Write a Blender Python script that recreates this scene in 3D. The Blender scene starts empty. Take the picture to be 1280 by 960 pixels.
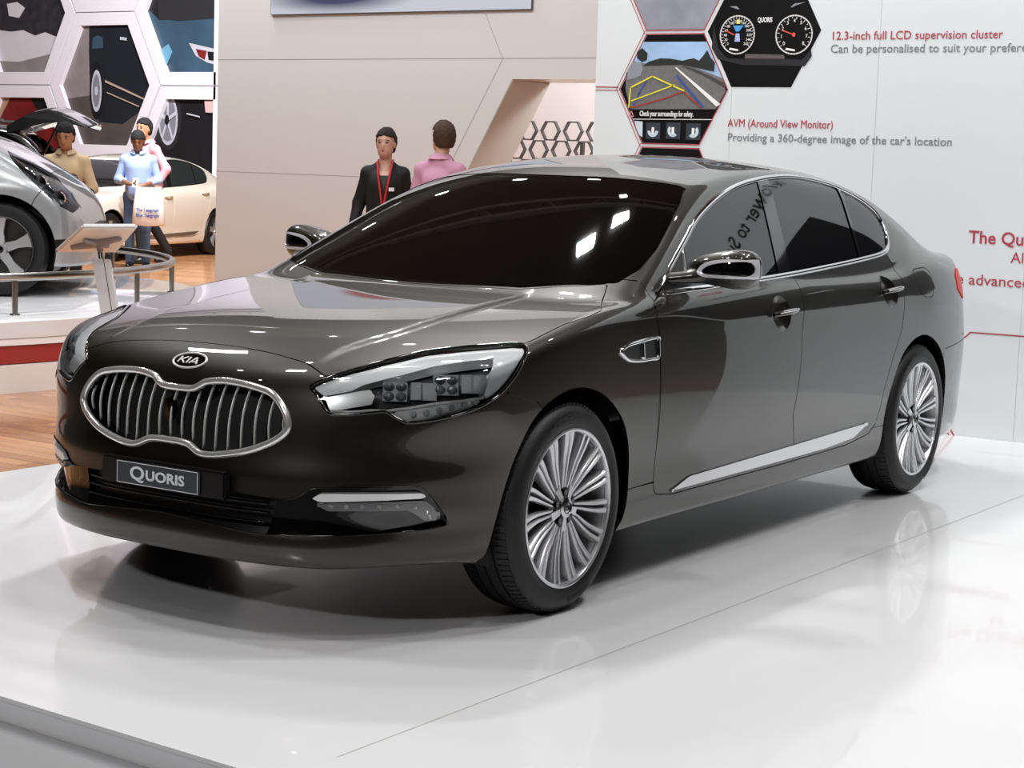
import bpy, bmesh, math, random
import numpy as np
from mathutils import Vector, Matrix

sc = bpy.context.scene
PI = math.pi
# ------------------------------------------------------------------ camera
cam_d = bpy.data.cameras.new('camera'); cam = bpy.data.objects.new('camera', cam_d)
sc.collection.objects.link(cam); sc.camera = cam
CR, CU, CF = (-0.55258915, 0.83279157, 0.03321801), (-0.07941852, -0.09228801, 0.99256013), (-0.82966134, -0.54583983, -0.11713643)
cam.matrix_world = Matrix(((CR[0], CU[0], -CF[0], 5.047976), (CR[1], CU[1], -CF[1], 4.008480), (CR[2], CU[2], -CF[2], 1.443110), (0, 0, 0, 1)))
cam_d.sensor_width = 36; cam_d.lens = 65.042062; cam_d.clip_end = 200
# ------------------------------------------------------------------ world, exposure, lamps
sc.view_settings.view_transform = 'Standard'; sc.view_settings.look = 'None'
sc.view_settings.gamma = 1.0; sc.view_settings.use_curve_mapping = False
sc.view_settings.exposure = -1.12
wd = bpy.data.worlds.new('world'); sc.world = wd; wd.use_nodes = True
wd.node_tree.nodes['Background'].inputs[0].default_value = (0.95, 0.97, 1.0, 1)
wd.node_tree.nodes['Background'].inputs[1].default_value = 0.06
sc.cycles.max_bounces = 8; sc.cycles.caustics_reflective = False; sc.cycles.caustics_refractive = False
sc.cycles.sample_clamp_indirect = 6.0

def area(name, loc, aim, size, size_y, power, col=(1, .97, .94), spread=180):
    l = bpy.data.lights.new(name, 'AREA'); l.shape = 'RECTANGLE'; l.size = size; l.size_y = size_y
    l.energy = power; l.color = col; l.spread = math.radians(spread)
    o = bpy.data.objects.new(name, l); sc.collection.objects.link(o); o.location = loc
    d = Vector(aim) - Vector(loc); o.rotation_euler = d.to_track_quat('-Z', 'Y').to_euler()
    return o
for x, y, z, ax, ay, s, p in [
        (-4.52, -2.16, 6.2, -1.6, 0.0, .23, 230), (-4.10, -2.42, 6.2, -1.2, -.2, .23, 230),
        (-1.0, 3.6, 6.4, -1.6, .8, .45, 170), (1.8, 3.0, 6.4, .2, .8, .45, 85),
        (2.2, -.6, 6.4, .6, 0.0, .45, 130), (-2.2, -1.9, 6.6, -1.8, -1.2, .5, 190),
        (-3.0, 2.6, 6.4, -3.2, 1.8, .45, 270), (.4, -2.8, 6.6, .2, -1.6, .5, 230), (8.0, .6, 4.6, 1.8, .6, .4, 340)]:  # the last, low one is an added fill that brightens the kick face
    area('truss_or_fill_lamp', (x, y, z), (ax, ay, 0), s, s, p, (1, .99, .98))
for k, (x, y) in enumerate([(-6.4, 1.2), (-6.4, 4.6), (-2.3, 5.6), (1.7, 5.8), (1.7, 1.0), (1.7, -1.8), (-2.3, .6), (-2.3, -4.2), (1.7, -4.8), (5.2, -.6), (5.2, 5.2), (5.2, -4.2), (-6.4, -3.4), (8.5, 1.6), (8.5, 4.4), (3.6, 8.2), (-.6, 8.4)]):
    area('truss_spot', (x, y, 7.3), (x * .6, y * .5, 0), .14, .14, 20, (1, .98, .96))
# washes for the stand walls and the far hall
area('wall_or_fill_lamp', (-2.0, 1.4, 6.6), (-5.1, .9, 1.2), .4, .3, 150, (.96, .985, 1))
for y in (-9.6, -8.2, -6.8, -5.4, -4.2): area('wall_or_fill_lamp', (-7.2, y, 6.5), (-11, y, 1.0), .16, .16, 116, (.95, .98, 1))
area('wall_or_fill_lamp', (-12.4, -5.4, 4.0), (-13.4, -5.4, 1.2), 1.2, .4, 260, (.98, .99, 1))  # added fill, brightens the inner wall seen through the opening
area('wall_or_fill_lamp', (-12.25, -4.2, 2.9), (-11.4, -7.2, 1.2), .5, .4, 200, (.93, .97, 1))  # added fill aimed back at the slanted jamb
for q in (-.8, .8): area('hall_lamp', (-9.5 + q, -11.5 - q, 7.5), (-12.5 + q, -14.5 - q, 0), .6, .6, 540, (.97, .98, 1))
area('hall_lamp', (-3.4, -6.2, 6.5), (-4.2, -6.8, .5), .8, .8, 280, (.98, .99, 1))
for q in (-1.6, 0, 1.6): area('hall_lamp', (-11.5 + q * .4, -11.0 - q, 7.0), (-17.6, -17.0 - q, 2.6), .6, .6, 1250, (.95, .96, 1))

# ------------------------------------------------------------------ helpers
def lin(c):
    return tuple((v / 12.92 if v <= .04045 else ((v + .055) / 1.055) ** 2.4) for v in c)
_mats = {}
def mat(name, col, rough=.5, metal=0., coat=0., spec=.5, emit=None, estr=0., coat_rough=.02, noise=None, bump=None, srgb=True):
    if name in _mats: return _mats[name]
    m = bpy.data.materials.new(name); m.use_nodes = True; nt = m.node_tree; b = nt.nodes['Principled BSDF']
    c = (lin(col) if srgb else tuple(col)) + (1,)
    b.inputs['Base Color'].default_value = c; b.inputs['Roughness'].default_value = rough
    b.inputs['Metallic'].default_value = metal; b.inputs['Specular IOR Level'].default_value = spec
    b.inputs['Coat Weight'].default_value = coat; b.inputs['Coat Roughness'].default_value = coat_rough
    if emit:
        b.inputs['Emission Color'].default_value = lin(emit) + (1,); b.inputs['Emission Strength'].default_value = estr
    if noise:                       # (scale, amount): gentle variation of the surface colour
        tc = nt.nodes.new('ShaderNodeTexCoord'); n = nt.nodes.new('ShaderNodeTexNoise'); n.inputs['Scale'].default_value = noise[0]; n.inputs['Detail'].default_value = 4
        mx = nt.nodes.new('ShaderNodeMix'); mx.data_type = 'RGBA'
        mx.inputs[6].default_value = tuple(v * (1 - noise[1]) for v in c[:3]) + (1,); mx.inputs[7].default_value = tuple(min(1, v * (1 + noise[1])) for v in c[:3]) + (1,)
        nt.links.new(tc.outputs['Object'], n.inputs['Vector']); nt.links.new(n.outputs[0], mx.inputs[0]); nt.links.new(mx.outputs[2], b.inputs['Base Color'])
    if bump:                        # (scale, strength)
        tc = nt.nodes.new('ShaderNodeTexCoord'); n = nt.nodes.new('ShaderNodeTexNoise'); n.inputs['Scale'].default_value = bump[0]; n.inputs['Detail'].default_value = 3
        bp = nt.nodes.new('ShaderNodeBump'); bp.inputs['Strength'].default_value = bump[1]; bp.inputs['Distance'].default_value = .01
        nt.links.new(tc.outputs['Object'], n.inputs['Vector']); nt.links.new(n.outputs[0], bp.inputs['Height']); nt.links.new(bp.outputs[0], b.inputs['Normal'])
    _mats[name] = m; return m

def tag(o, label=None, cat=None, group=None, kind=None):
    if label: o['label'] = label
    if cat: o['category'] = cat
    if group: o['group'] = group
    if kind: o['kind'] = kind
    return o
def empty(name, loc=(0, 0, 0), rotz=0, label=None, cat=None, group=None):
    o = bpy.data.objects.new(name, None); sc.collection.objects.link(o); o.location = loc; o.rotation_euler = (0, 0, rotz)
    o.empty_display_size = .1
    return tag(o, label, cat, group)
def obj(name, V, F, m, parent=None, smooth=False, normals=None):
    me = bpy.data.meshes.new(name)
    me.from_pydata([tuple(map(float, v)) for v in V], [], [tuple(int(i) for i in f) for f in F]); me.update()
    if m is not None: me.materials.append(m)
    if smooth or normals is not None: me.polygons.foreach_set('use_smooth', [True] * len(me.polygons))
    if normals is not None: me.normals_split_custom_set_from_vertices([tuple(map(float, n)) for n in normals])
    o = bpy.data.objects.new(name, me); sc.collection.objects.link(o)
    if parent is not None: o.parent = parent
    return o
class MB:                           # collects shapes; build() links them as ONE mesh
    def __init__(s): s.V = []; s.F = []; s.S = []
    def add(s, V, F, smooth=False):
        k = len(s.V); s.V += [tuple(v) for v in V]; s.F += [tuple(i + k for i in f) for f in F]; s.S += [smooth] * len(F); return s
    def box(s, c, d, rot=None, bev=0.):
        bm = bmesh.new(); bmesh.ops.create_cube(bm, size=1.0)
        for v in bm.verts: v.co = Vector((v.co.x * d[0], v.co.y * d[1], v.co.z * d[2]))
        if bev: bmesh.ops.bevel(bm, geom=list(bm.edges), offset=bev, segments=2, affect='EDGES')
        M = (rot if rot is not None else Matrix.Identity(3))
        bm.verts.ensure_lookup_table(); bm.verts.index_update()
        V = [tuple(M @ v.co + Vector(c)) for v in bm.verts]; F = [[v.index for v in f.verts] for f in bm.faces]; bm.free()
        return s.add(V, F)
    def tube(s, pts, rad, n=10, closed=False, caps=True):
        pts = [Vector(p) for p in pts]; m = len(pts); V = []; F = []
        rads = rad if isinstance(rad, (list, tuple)) else [rad] * m
        prev = None
        for i, p in enumerate(pts):
            a = pts[(i - 1) % m] if (closed or i > 0) else p; b = pts[(i + 1) % m] if (closed or i < m - 1) else p
            t = (b - a).normalized()
            if prev is None: nrm = t.orthogonal().normalized()
            else:
                nrm = prev - t * prev.dot(t); nrm = nrm.normalized() if nrm.length > 1e-6 else t.orthogonal().normalized()
            prev = nrm; bi = t.cross(nrm)
            for k in range(n):
                an = 2 * PI * k / n; V.append(tuple(p + (nrm * math.cos(an) + bi * math.sin(an)) * rads[i]))
        for i in range(m if closed else m - 1):
            for k in range(n):
                j = (i + 1) % m; F.append((i * n + k, i * n + (k + 1) % n, j * n + (k + 1) % n, j * n + k))
        if caps and not closed: F.append(tuple(range(n - 1, -1, -1))); F.append(tuple((m - 1) * n + k for k in range(n)))
        return s.add(V, F, True)
    def lathe(s, prof, n=48, axis='y', c=(0, 0, 0), a0=0.):      # prof: (radius, along-axis)
        V = []; F = []; m = len(prof)
        for k in range(n):
            an = 2 * PI * k / n + a0; ca, sa = math.cos(an), math.sin(an)
            for r, h in prof:
                if axis == 'y': V.append((c[0] + r * ca, c[1] + h, c[2] + r * sa))
                elif axis == 'z': V.append((c[0] + r * ca, c[1] + r * sa, c[2] + h))
                else: V.append((c[0] + h, c[1] + r * ca, c[2] + r * sa))
        for k in range(n):
            for i in range(m - 1): F.append((k * m + i, ((k + 1) % n) * m + i, ((k + 1) % n) * m + i + 1, k * m + i + 1))
        return s.add(V, F, True)
    def prism(s, poly, fr, d):      # poly in 2D, fr(u,v,w)->3D, w from 0 to d
        n = len(poly); V = [fr(a, b, 0) for a, b in poly] + [fr(a, b, d) for a, b in poly]
        F = [tuple(range(n)), tuple(range(2 * n - 1, n - 1, -1))] + [(i, i + n, (i + 1) % n + n, (i + 1) % n) for i in range(n)]
        return s.add(V, F)
    def build(s, name, m, parent=None, sharp=35):
        me = bpy.data.meshes.new(name); me.from_pydata(s.V, [], s.F); me.update(); me.materials.append(m)
        bm = bmesh.new(); bm.from_mesh(me); bmesh.ops.recalc_face_normals(bm, faces=bm.faces)
        for e in bm.edges: e.smooth = len(e.link_faces) == 2 and e.calc_face_angle(0) < math.radians(sharp)
        for f in bm.faces: f.smooth = True
        bm.to_mesh(me); bm.free()
        o = bpy.data.objects.new(name, me); sc.collection.objects.link(o)
        if parent is not None: o.parent = parent
        return o
def copy_tree(o, parent=None):
    c = o.copy(); sc.collection.objects.link(c)
    if parent is not None: c.parent = parent
    for ch in [k for k in bpy.data.objects if k.parent == o]: copy_tree(ch, c)
    return c
_font_cache = {}
def text_mesh(s, size, ext=.0015, align='LEFT', shear=0., sx=1., bold=0.):
    cu = bpy.data.curves.new('lettering', 'FONT'); cu.body = s; cu.size = size; cu.extrude = ext; cu.align_x = align; cu.shear = shear; cu.offset = bold
    cu.resolution_u = 3
    o = bpy.data.objects.new('lettering', cu); sc.collection.objects.link(o)
    dg = bpy.context.evaluated_depsgraph_get(); ev = o.evaluated_get(dg); me = bpy.data.meshes.new_from_object(ev)
    V = [(v.co.x * sx, v.co.y, v.co.z) for v in me.vertices]; F = [tuple(p.vertices) for p in me.polygons]
    bpy.data.objects.remove(o); bpy.data.curves.remove(cu); bpy.data.meshes.remove(me)
    return V, F
def text_obj(name, s, size, fr, m, parent=None, align='LEFT', shear=0., sx=1., bold=0., width=None, ext=.0015):
    V, F = text_mesh(s, size, ext, align, shear, 1., bold)
    if width:
        w = max(v[0] for v in V) - min(v[0] for v in V); sx = width / w
    return obj(name, [fr(a * sx, b, cc) for a, b, cc in V], F, m, parent)

# ---- closed surfaces from a field: naive surface nets, then projected on the field
def gradf(phi, P, e=1e-3):
    return np.stack([(phi(P + np.array(d) * e) - phi(P - np.array(d) * e)) / (2 * e) for d in ((1., 0, 0), (0, 1., 0), (0, 0, 1.))], -1)
def unit(g): return g / np.maximum(1e-9, np.linalg.norm(g, axis=-1, keepdims=True))
def project(phi, V, it=3):
    for _ in range(it):
        g = gradf(phi, V); d = phi(V)[:, None] * g / np.maximum(.05, (g * g).sum(1, keepdims=True))
        V = V - np.clip(d, -.03, .03)
    return V
def net(phi, lo, hi, h, half=False, smooth=2):
    lo = np.array(lo, float); n = [int(math.ceil((hi[i] - lo[i]) / h)) + 1 for i in range(3)]
    ax = [lo[i] + h * np.arange(n[i]) for i in range(3)]
    if half: ax[1] = (np.arange(int(hi[1] / h) + 3) - 1.5) * h; n[1] = len(ax[1])
    F = np.empty(n, np.float32)
    for i in range(n[0]):
        Y, Z = np.meshgrid(ax[1], ax[2], indexing='ij')
        F[i] = phi(np.stack([np.full_like(Y, ax[0][i]), Y, Z], -1))
    ins = F < 0
    nc = [k - 1 for k in n]; cnt = np.zeros(nc, np.int8); acc = np.zeros(nc + [3], np.float32)
    sl = lambda d, a: slice(d, nc[a] + d)
    for a in range(3):
        b, c = (a + 1) % 3, (a + 2) % 3
        for db in (0, 1):
            for dc in (0, 1):
                s0 = [0, 0, 0]; s0[b] = db; s0[c] = dc; s1 = list(s0); s1[a] = 1
                A = tuple(sl(s0[k], k) for k in range(3)); B = tuple(sl(s1[k], k) for k in range(3))
                x = ins[A] != ins[B]; t = np.where(x, F[A] / np.where(x, F[A] - F[B], 1), 0)
                cnt += x
                acc[..., a] += np.where(x, t, 0); acc[..., b] += np.where(x, db, 0); acc[..., c] += np.where(x, dc, 0)
    act = cnt > 0; idx = np.full(nc, -1, int); I = np.argwhere(act); idx[act] = np.arange(len(I))
    V = np.array([ax[0][0], ax[1][0], ax[2][0]]) + h * (I + acc[act] / cnt[act][:, None])
    Q = []
    for a in range(3):
        b, c = (a + 1) % 3, (a + 2) % 3
        s0 = [slice(None)] * 3; s1 = [slice(None)] * 3; s0[a] = slice(0, n[a] - 1); s1[a] = slice(1, n[a])
        for ax_ in (b, c): s0[ax_] = s1[ax_] = slice(1, n[ax_] - 1)
        A = ins[tuple(s0)]; B = ins[tuple(s1)]
        for sgn in (0, 1):
            e = np.argwhere(A & ~B) if sgn == 0 else np.argwhere(~A & B)
            if len(e) == 0: continue
            e = e.copy(); e[:, b] += 1; e[:, c] += 1
            def cell(db, dc):
                q = e.copy(); q[:, b] -= db; q[:, c] -= dc; return idx[q[:, 0], q[:, 1], q[:, 2]]
            q = np.stack([cell(1, 1), cell(0, 1), cell(0, 0), cell(1, 0)], 1)
            Q.append(q if sgn == 0 else q[:, ::-1])
    Q = np.concatenate(Q); V = V.astype(float)
    mid = np.zeros(len(V), bool)
    if half:
        mid = I[:, 1] == 1; V[mid, 1] = 0
        keep = (I[:, 1] >= 1)[Q].all(1); Q = Q[keep]
    E = np.concatenate([Q[:, [0, 1]], Q[:, [1, 2]], Q[:, [2, 3]], Q[:, [3, 0]]]); E = np.concatenate([E, E[:, ::-1]])
    deg = np.maximum(1, np.bincount(E[:, 0], minlength=len(V)))[:, None]
    V = project(phi, V)
    for _ in range(smooth):
        s = np.stack([np.bincount(E[:, 0], weights=V[E[:, 1], k], minlength=len(V)) for k in range(3)], 1) / deg
        V2 = .5 * V + .5 * s
        if half: V2[mid] = V[mid]
        V = project(phi, V2, 2)
        if half: V[mid, 1] = 0
    used = np.zeros(len(V), bool); used[Q.ravel()] = True
    m = np.cumsum(used) - 1
    return V[used], m[Q]
def capsules(segs):                # segs: (a, b, ra, rb) tapered limbs, smooth union by k
    S = [(np.array(a, float), np.array(b, float), ra, rb) for a, b, ra, rb in segs]
    def f(P, k=.03):
        d = None
        for a, b, ra, rb in S:
            ab = b - a; t = np.clip(((P - a) @ ab) / max(1e-9, ab @ ab), 0, 1)
            q = np.linalg.norm(P - a - t[..., None] * ab, axis=-1) - (ra + (rb - ra) * t)
            d = q if d is None else smin(d, q, k)
        return d
    return f
def sdf_poly(poly, X, Y):          # signed distance to a closed 2D outline, negative inside
    p = np.array(poly, float); d = np.full(X.shape, 1e9); ins = np.zeros(X.shape, bool)
    for (x0, y0), (x1, y1) in zip(p, np.roll(p, -1, 0)):
        ex, ey = x1 - x0, y1 - y0; t = np.clip(((X - x0) * ex + (Y - y0) * ey) / max(1e-12, ex * ex + ey * ey), 0, 1)
        d = np.minimum(d, np.hypot(X - x0 - t * ex, Y - y0 - t * ey))
        c = (y0 > Y) != (y1 > Y)
        ins ^= c & (X < x0 + (Y - y0) * ex / (ey if abs(ey) > 1e-12 else 1e-12))
    return np.where(ins, -d, d)
def catmull(pts, n=6, closed=True):
    P = np.array(pts, float); m = len(P); out = []
    for i in range(m if closed else m - 1):
        g = lambda k: P[k % m] if closed else P[min(max(k, 0), m - 1)]
        a, b, c, d = g(i - 1), g(i), g(i + 1), g(i + 2)
        for j in range(n):
            t = j / n; out.append(.5 * (2 * b + (c - a) * t + (2 * a - 5 * b + 4 * c - d) * t * t + (3 * b - a - 3 * c + d) * t ** 3))
    if not closed: out.append(P[-1])
    return np.array(out)

# ------------------------------------------------------------------ the sedan body as a smooth field (metres; x forward from the front axle, z up)
def spl(pts):
    p=np.array(sorted(pts),float); x,y=p[:,0],p[:,1]; n=len(x); h=np.diff(x)
    # monotone-ish: natural cubic
    A=np.zeros((n,n)); b=np.zeros(n); A[0,0]=A[-1,-1]=1
    for i in range(1,n-1):
        A[i,i-1]=h[i-1]; A[i,i]=2*(h[i-1]+h[i]); A[i,i+1]=h[i]; b[i]=6*((y[i+1]-y[i])/h[i]-(y[i]-y[i-1])/h[i-1])
    M=np.linalg.solve(A,b)
    X=np.linspace(x[0],x[-1],6000); k=np.clip(np.searchsorted(x,X)-1,0,n-2); t=X-x[k]; hh=h[k]
    Y=M[k]*(hh-t)**3/(6*hh)+M[k+1]*t**3/(6*hh)+(y[k]/hh-M[k]*hh/6)*(hh-t)+(y[k+1]/hh-M[k+1]*hh/6)*t
    s0=(Y[1]-Y[0])/(X[1]-X[0]); s1=(Y[-1]-Y[-2])/(X[-1]-X[-2])
    X=np.concatenate([[X[0]-3],X,[X[-1]+3]]); Y=np.concatenate([[Y[0]-3*s0],Y,[Y[-1]+3*s1]])
    return lambda q: np.interp(q,X,Y)
def smax(a,b,k):
    h=np.maximum(k-np.abs(a-b),0)/k
    return np.maximum(a,b)+h*h*h*k/6
def smin(a,b,k): return -smax(-a,-b,k)
def sst(a,b,x):
    t=np.clip((x-a)/(b-a),0,1); return t*t*t*(t*(6*t-15)+10)
car_W=spl([(.95,.86),(.7,.885),(.45,.908),(.2,.924),(0,.927),(-.5,.918),(-1,.918),(-1.7,.922),(-2.4,.922),(-3.05,.926),(-3.4,.915),(-3.7,.878),(-4.0,.80),(-4.3,.72)])
car_D=spl([(.1,.10),(.16,.06),(.22,.035),(.30,.02),(.4,.016),(.5,.008),(.6,.001),(.68,-.001),(.78,.002),(.86,.009),(.915,.019),(.96,.034),(1.0,.052),(1.05,.080),(1.15,.15),(1.3,.28)])
car_FZ=spl([(.05,.80),(.15,.865),(.21,.896),(.245,.910),(.28,.916),(.312,.914),(.345,.903),(.40,.899),(.455,.899),(.49,.899),(.55,.883),(.65,.862),(.75,.835),(.8,.815),(.85,.78),(.9,.73)])
car_TC=spl([(1.0,.765),(.82,.808),(.7,.845),(.5,.893),(.2,.938),(-.1,.970),(-.4,.996),(-.7,1.015),(-1.2,1.03),(-2.4,1.03),(-3.0,1.055),(-3.4,1.095),(-3.7,1.11),(-3.95,1.11),(-4.15,1.095),(-4.4,1.05)])
car_TD=spl([(1.0,.085),(.5,.062),(.2,.042),(0,.030),(-.4,.012),(-.8,.01),(-2.6,.02),(-3.2,.03),(-4.2,.07)])
car_RZ=spl([(.05,-4.0),(.2,-4.13),(.35,-4.19),(.5,-4.195),(.65,-4.17),(.8,-4.12),(.95,-4.10),(1.05,-4.11),(1.12,-4.12)])
car_WS=spl([(.9,-.16),(1.0,-.38),(1.05,-.485),(1.1,-.588),(1.2,-.80),(1.3,-1.02),(1.4,-1.25),(1.5,-1.49),(1.6,-1.74)])
car_RF=spl([(-.9,1.28),(-1.1,1.36),(-1.25,1.409),(-1.5,1.462),(-1.75,1.49),(-2.0,1.503),(-2.3,1.50),(-2.6,1.484),(-2.9,1.442),(-3.2,1.366),(-3.45,1.272),(-3.7,1.16),(-3.9,1.05)])
car_GT=spl([(-.3,.02),(-.7,.012),(-1.2,0),(-2.2,0),(-2.7,.006),(-3.0,.016),(-3.3,.042),(-3.6,.10),(-3.9,.24)])
car_GY=spl([(.85,.915),(.95,.875),(1.05,.826),(1.15,.772),(1.25,.716),(1.35,.658),(1.44,.603),(1.52,.545)])
def phi_car(P):
    x,y,z=P[...,0],np.abs(P[...,1]),P[...,2]
    side=y-(car_W(x)-car_D(z))
    # hood / deck
    yy=np.minimum(y,.95)/.85
    dome=.010*(1-sst(.478,.522,y+.05*sst(.3,.7,x)))*sst(.85,.45,x)*sst(-1.2,-.6,x)
    top=(z-(car_TC(x)-car_TD(x)*yy**2.6+dome))*.96
    front=(x-(car_FZ(z)-(.352+.07*sst(.75,.45,z))*(y/.9)**3.1-.035*sst(.5,.85,y)*sst(.42,.28,z)))*.93
    rear=(car_RZ(z)+.30*(y/.85)**3-x)
    low=smax(side,top,.07); low=smax(low,front,.10+.14*sst(.75,.55,z)); low=smax(low,rear,.12)
    low=smax(low,.20+.018*sst(.2,.6,x)+.014*sst(.5,.8,y)*sst(.25,.55,x)-z,.03)
    ws=((x-(car_WS(z)+.04-.13*y*y))*.42)
    rf=(z-(car_RF(x)+.005-.055*(y/.6)**2.4))*.95
    gs=(y-(car_GY(z)-car_GT(x)))*.88
    g=smax(rf,ws,.05); g=smax(g,gs,.055+.05*sst(-2,-2.6,x))
    g=smax(g,.90-z,.03)
    k=.03+.10*sst(-2.8,-3.3,x)
    return smin(low,g,k)
class Panels:                       # one dense skin cut along outlines into panels
    def __init__(s, phi, V, Q, flip=None):
        s.phi = phi; s.V = [tuple(v) for v in V]; s.polys = [tuple(q) for q in Q.tolist()]; s.lab = ['shell'] * len(s.polys)
    def arr(s): return np.array(s.V)
    def cut(s, f, src, inside=None, ring=None, gap=0., pred=None):
        """f(x,y,z) signed field; polygons of the labels in src are split at f = -gap / +gap (or 0 / ring)"""
        levels = [0.] if (not gap and not ring) else ([-gap, gap] if gap else [0., ring])
        src = set(src)
        for lev in levels:
            A = s.arr(); val = f(A[:, 0], A[:, 1], A[:, 2]) - lev; val = np.where(np.abs(val) < 2e-5, 2e-5, val).tolist()
            new = {}; newV = []; polys = []; lab = []; base = len(s.V)
            for p, l in zip(s.polys, s.lab):
                if l not in src: polys.append(p); lab.append(l); continue
                sg = [val[i] > 0 for i in p]
                if all(sg) or not any(sg) or (pred and not pred(s.V, p)): polys.append(p); lab.append(l); continue
                a = []; b = []; n = len(p)
                for k in range(n):
                    i, j = p[k], p[(k + 1) % n]
                    (a if sg[k] else b).append(i)
                    if sg[k] != sg[(k + 1) % n]:
                        key = (min(i, j), max(i, j))
                        if key not in new:
                            t = val[key[0]] / (val[key[0]] - val[key[1]]); P, R = s.V[key[0]], s.V[key[1]]
                            new[key] = base + len(newV); newV.append(tuple(P[c] + t * (R[c] - P[c]) for c in range(3)))
                        a.append(new[key]); b.append(new[key])
                for q in (a, b):
                    if len(q) >= 3: polys.append(tuple(q)); lab.append(l)
            if newV:
                W = project(s.phi, np.array(newV), 2); W[:, 1] = np.where(np.abs(np.array(newV)[:, 1]) < 1e-9, 0, W[:, 1])
                s.V += [tuple(w) for w in W]
            s.polys, s.lab = polys, lab
        A = s.arr(); C = np.array([A[list(p)].mean(0) for p in s.polys]); val = f(C[:, 0], C[:, 1], C[:, 2])
        for k, l in enumerate(s.lab):
            if l not in src or (pred and not pred(s.V, s.polys[k])): continue
            v = val[k]
            if gap:
                if v < -gap: s.lab[k] = inside or l
                elif v < gap: s.lab[k] = 'gap'
            elif ring:
                if v < 0: s.lab[k] = inside or l
                elif v < ring: s.lab[k] = 'ring'
            elif v < 0 and inside: s.lab[k] = inside
    def finish(s):
        s.A = s.arr(); s.N = unit(gradf(s.phi, s.A)); s.N[np.abs(s.A[:, 1]) < 1e-9, 1] = 0
    def region(s, labels, off=0., flange=.012, side=1, both=False, offf=None):
        labels = set([labels] if isinstance(labels, str) else labels)
        P = [p for p, l in zip(s.polys, s.lab) if l in labels]
        if not P: raise ValueError('empty region %s' % labels)
        used = sorted({i for p in P for i in p}); m = {i: k for k, i in enumerate(used)}
        V = s.A[used]; N = s.N[used]
        o = off if offf is None else offf(V)[:, None]
        V = V + N * o; F = [tuple(m[i] for i in p) for p in P]
        if flange:
            cnt = {}
            for p in F:
                for a, b in zip(p, p[1:] + p[:1]): cnt[(a, b)] = 1
            E = [(a, b) for a, b in cnt if (b, a) not in cnt and not (abs(V[a][1]) < 1e-6 and abs(V[b][1]) < 1e-6)]
            XV = []; XN = []
            for a, b in E:
                d = V[b] - V[a]; nn = np.cross(d, N[a]); nn = nn / max(1e-9, np.linalg.norm(nn)); k = len(V) + len(XV)
                XV += [V[a], V[b], V[b] - N[b] * flange, V[a] - N[a] * flange]; XN += [nn] * 4; F.append((k + 1, k, k + 3, k + 2))
            if XV: V = np.vstack([V, XV]); N = np.vstack([N, XN])
        Mi = np.array([1, -1, 1])
        if both:
            k = len(V); F = F + [tuple(i + k for i in reversed(p)) for p in F]; V = np.vstack([V, V * Mi]); N = np.vstack([N, N * Mi])
        elif side < 0: V = V * Mi; N = N * Mi; F = [tuple(reversed(p)) for p in F]
        return V, F, N
    def emit(s, name, labels, m, parent, off=0., flange=.012, side=1, both=False, offf=None, keepn=True):
        V, F, N = s.region(labels, off, flange, side, both, offf)
        return obj(name, V, F, m, parent, smooth=True, normals=N if keepn else None)
def ribbon(P, N, w, h, closed=False, n=8):     # half-round moulding: width w, height h, laid on the skin
    P = np.array(P); N = np.array(N); m = len(P); V = []; F = []
    for i in range(m):
        a = P[(i - 1) % m] if (closed or i) else P[i]; b = P[(i + 1) % m] if (closed or i < m - 1) else P[i]
        t = unit(b - a); nn = unit(N[i] - t * (N[i] @ t)); c = np.cross(t, nn)
        for k in range(n):
            an = 2 * PI * k / n; V.append(P[i] + c * math.cos(an) * w / 2 + nn * math.sin(an) * h)
    for i in range(m if closed else m - 1):
        j = (i + 1) % m
        for k in range(n): F.append((i * n + k, j * n + k, j * n + (k + 1) % n, i * n + (k + 1) % n))
    if not closed: F += [tuple(range(n)), tuple((m - 1) * n + k for k in range(n - 1, -1, -1))]
    return V, F
def on_skin(phi, pts, axis):        # moves points along an axis on to the skin
    P = np.array(pts, float); a = np.array(axis, float); a /= np.linalg.norm(a); Q = P + a * 1.2
    t = np.zeros(len(P)); done = np.zeros(len(P), bool)
    for _ in range(200):
        d = phi(Q - a * t[:, None]); done |= d < 3e-4; t = np.where(done, t, t + np.maximum(d, 0) * .7)
    Q = Q - a * t[:, None]
    return Q, unit(gradf(phi, Q))

PAINT = mat('bronze_paint', (.098, .080, .040), .42, .55, 1.0, coat_rough=.012)
BLACK = mat('black_plastic', (.03, .03, .032), .35)
GLOSSB = mat('gloss_black', (.025, .025, .027), .06, coat=.6)
TINT = mat('tinted_glass', (.012, .012, .013), .02, spec=.55)
CHROME = mat('chrome', (.86, .86, .87), .07, 1.0)
SATIN = mat('satin_chrome', (.80, .80, .81), .2, 1.0)
SILVER = mat('wheel_silver', (.83, .83, .84), .26, .75)
DARKS = mat('wheel_dark_grey', (.27, .265, .26), .4, .6)  # dark grey of brake discs and inner rims
RUBBER = mat('tyre_rubber', (.036, .036, .038), .55, bump=(60, .12))
LAMPW = mat('lamp_light_guide', (.96, .965, .97), .35, coat=.2)
BADGE = mat('badge_silver', (.93, .93, .93), .28, .30)
FRAMEM = mat('frame_chrome', (.90, .90, .90), .16, .72)
LAMPG = mat('lamp_grey', (.76, .77, .79), .3, .35)
LAMPD = mat('lamp_dark', (.34, .34, .35), .25, .6, coat=.2)
REDL = mat('tail_lamp_red', (.82, .12, .12), .35, spec=.3)
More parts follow.
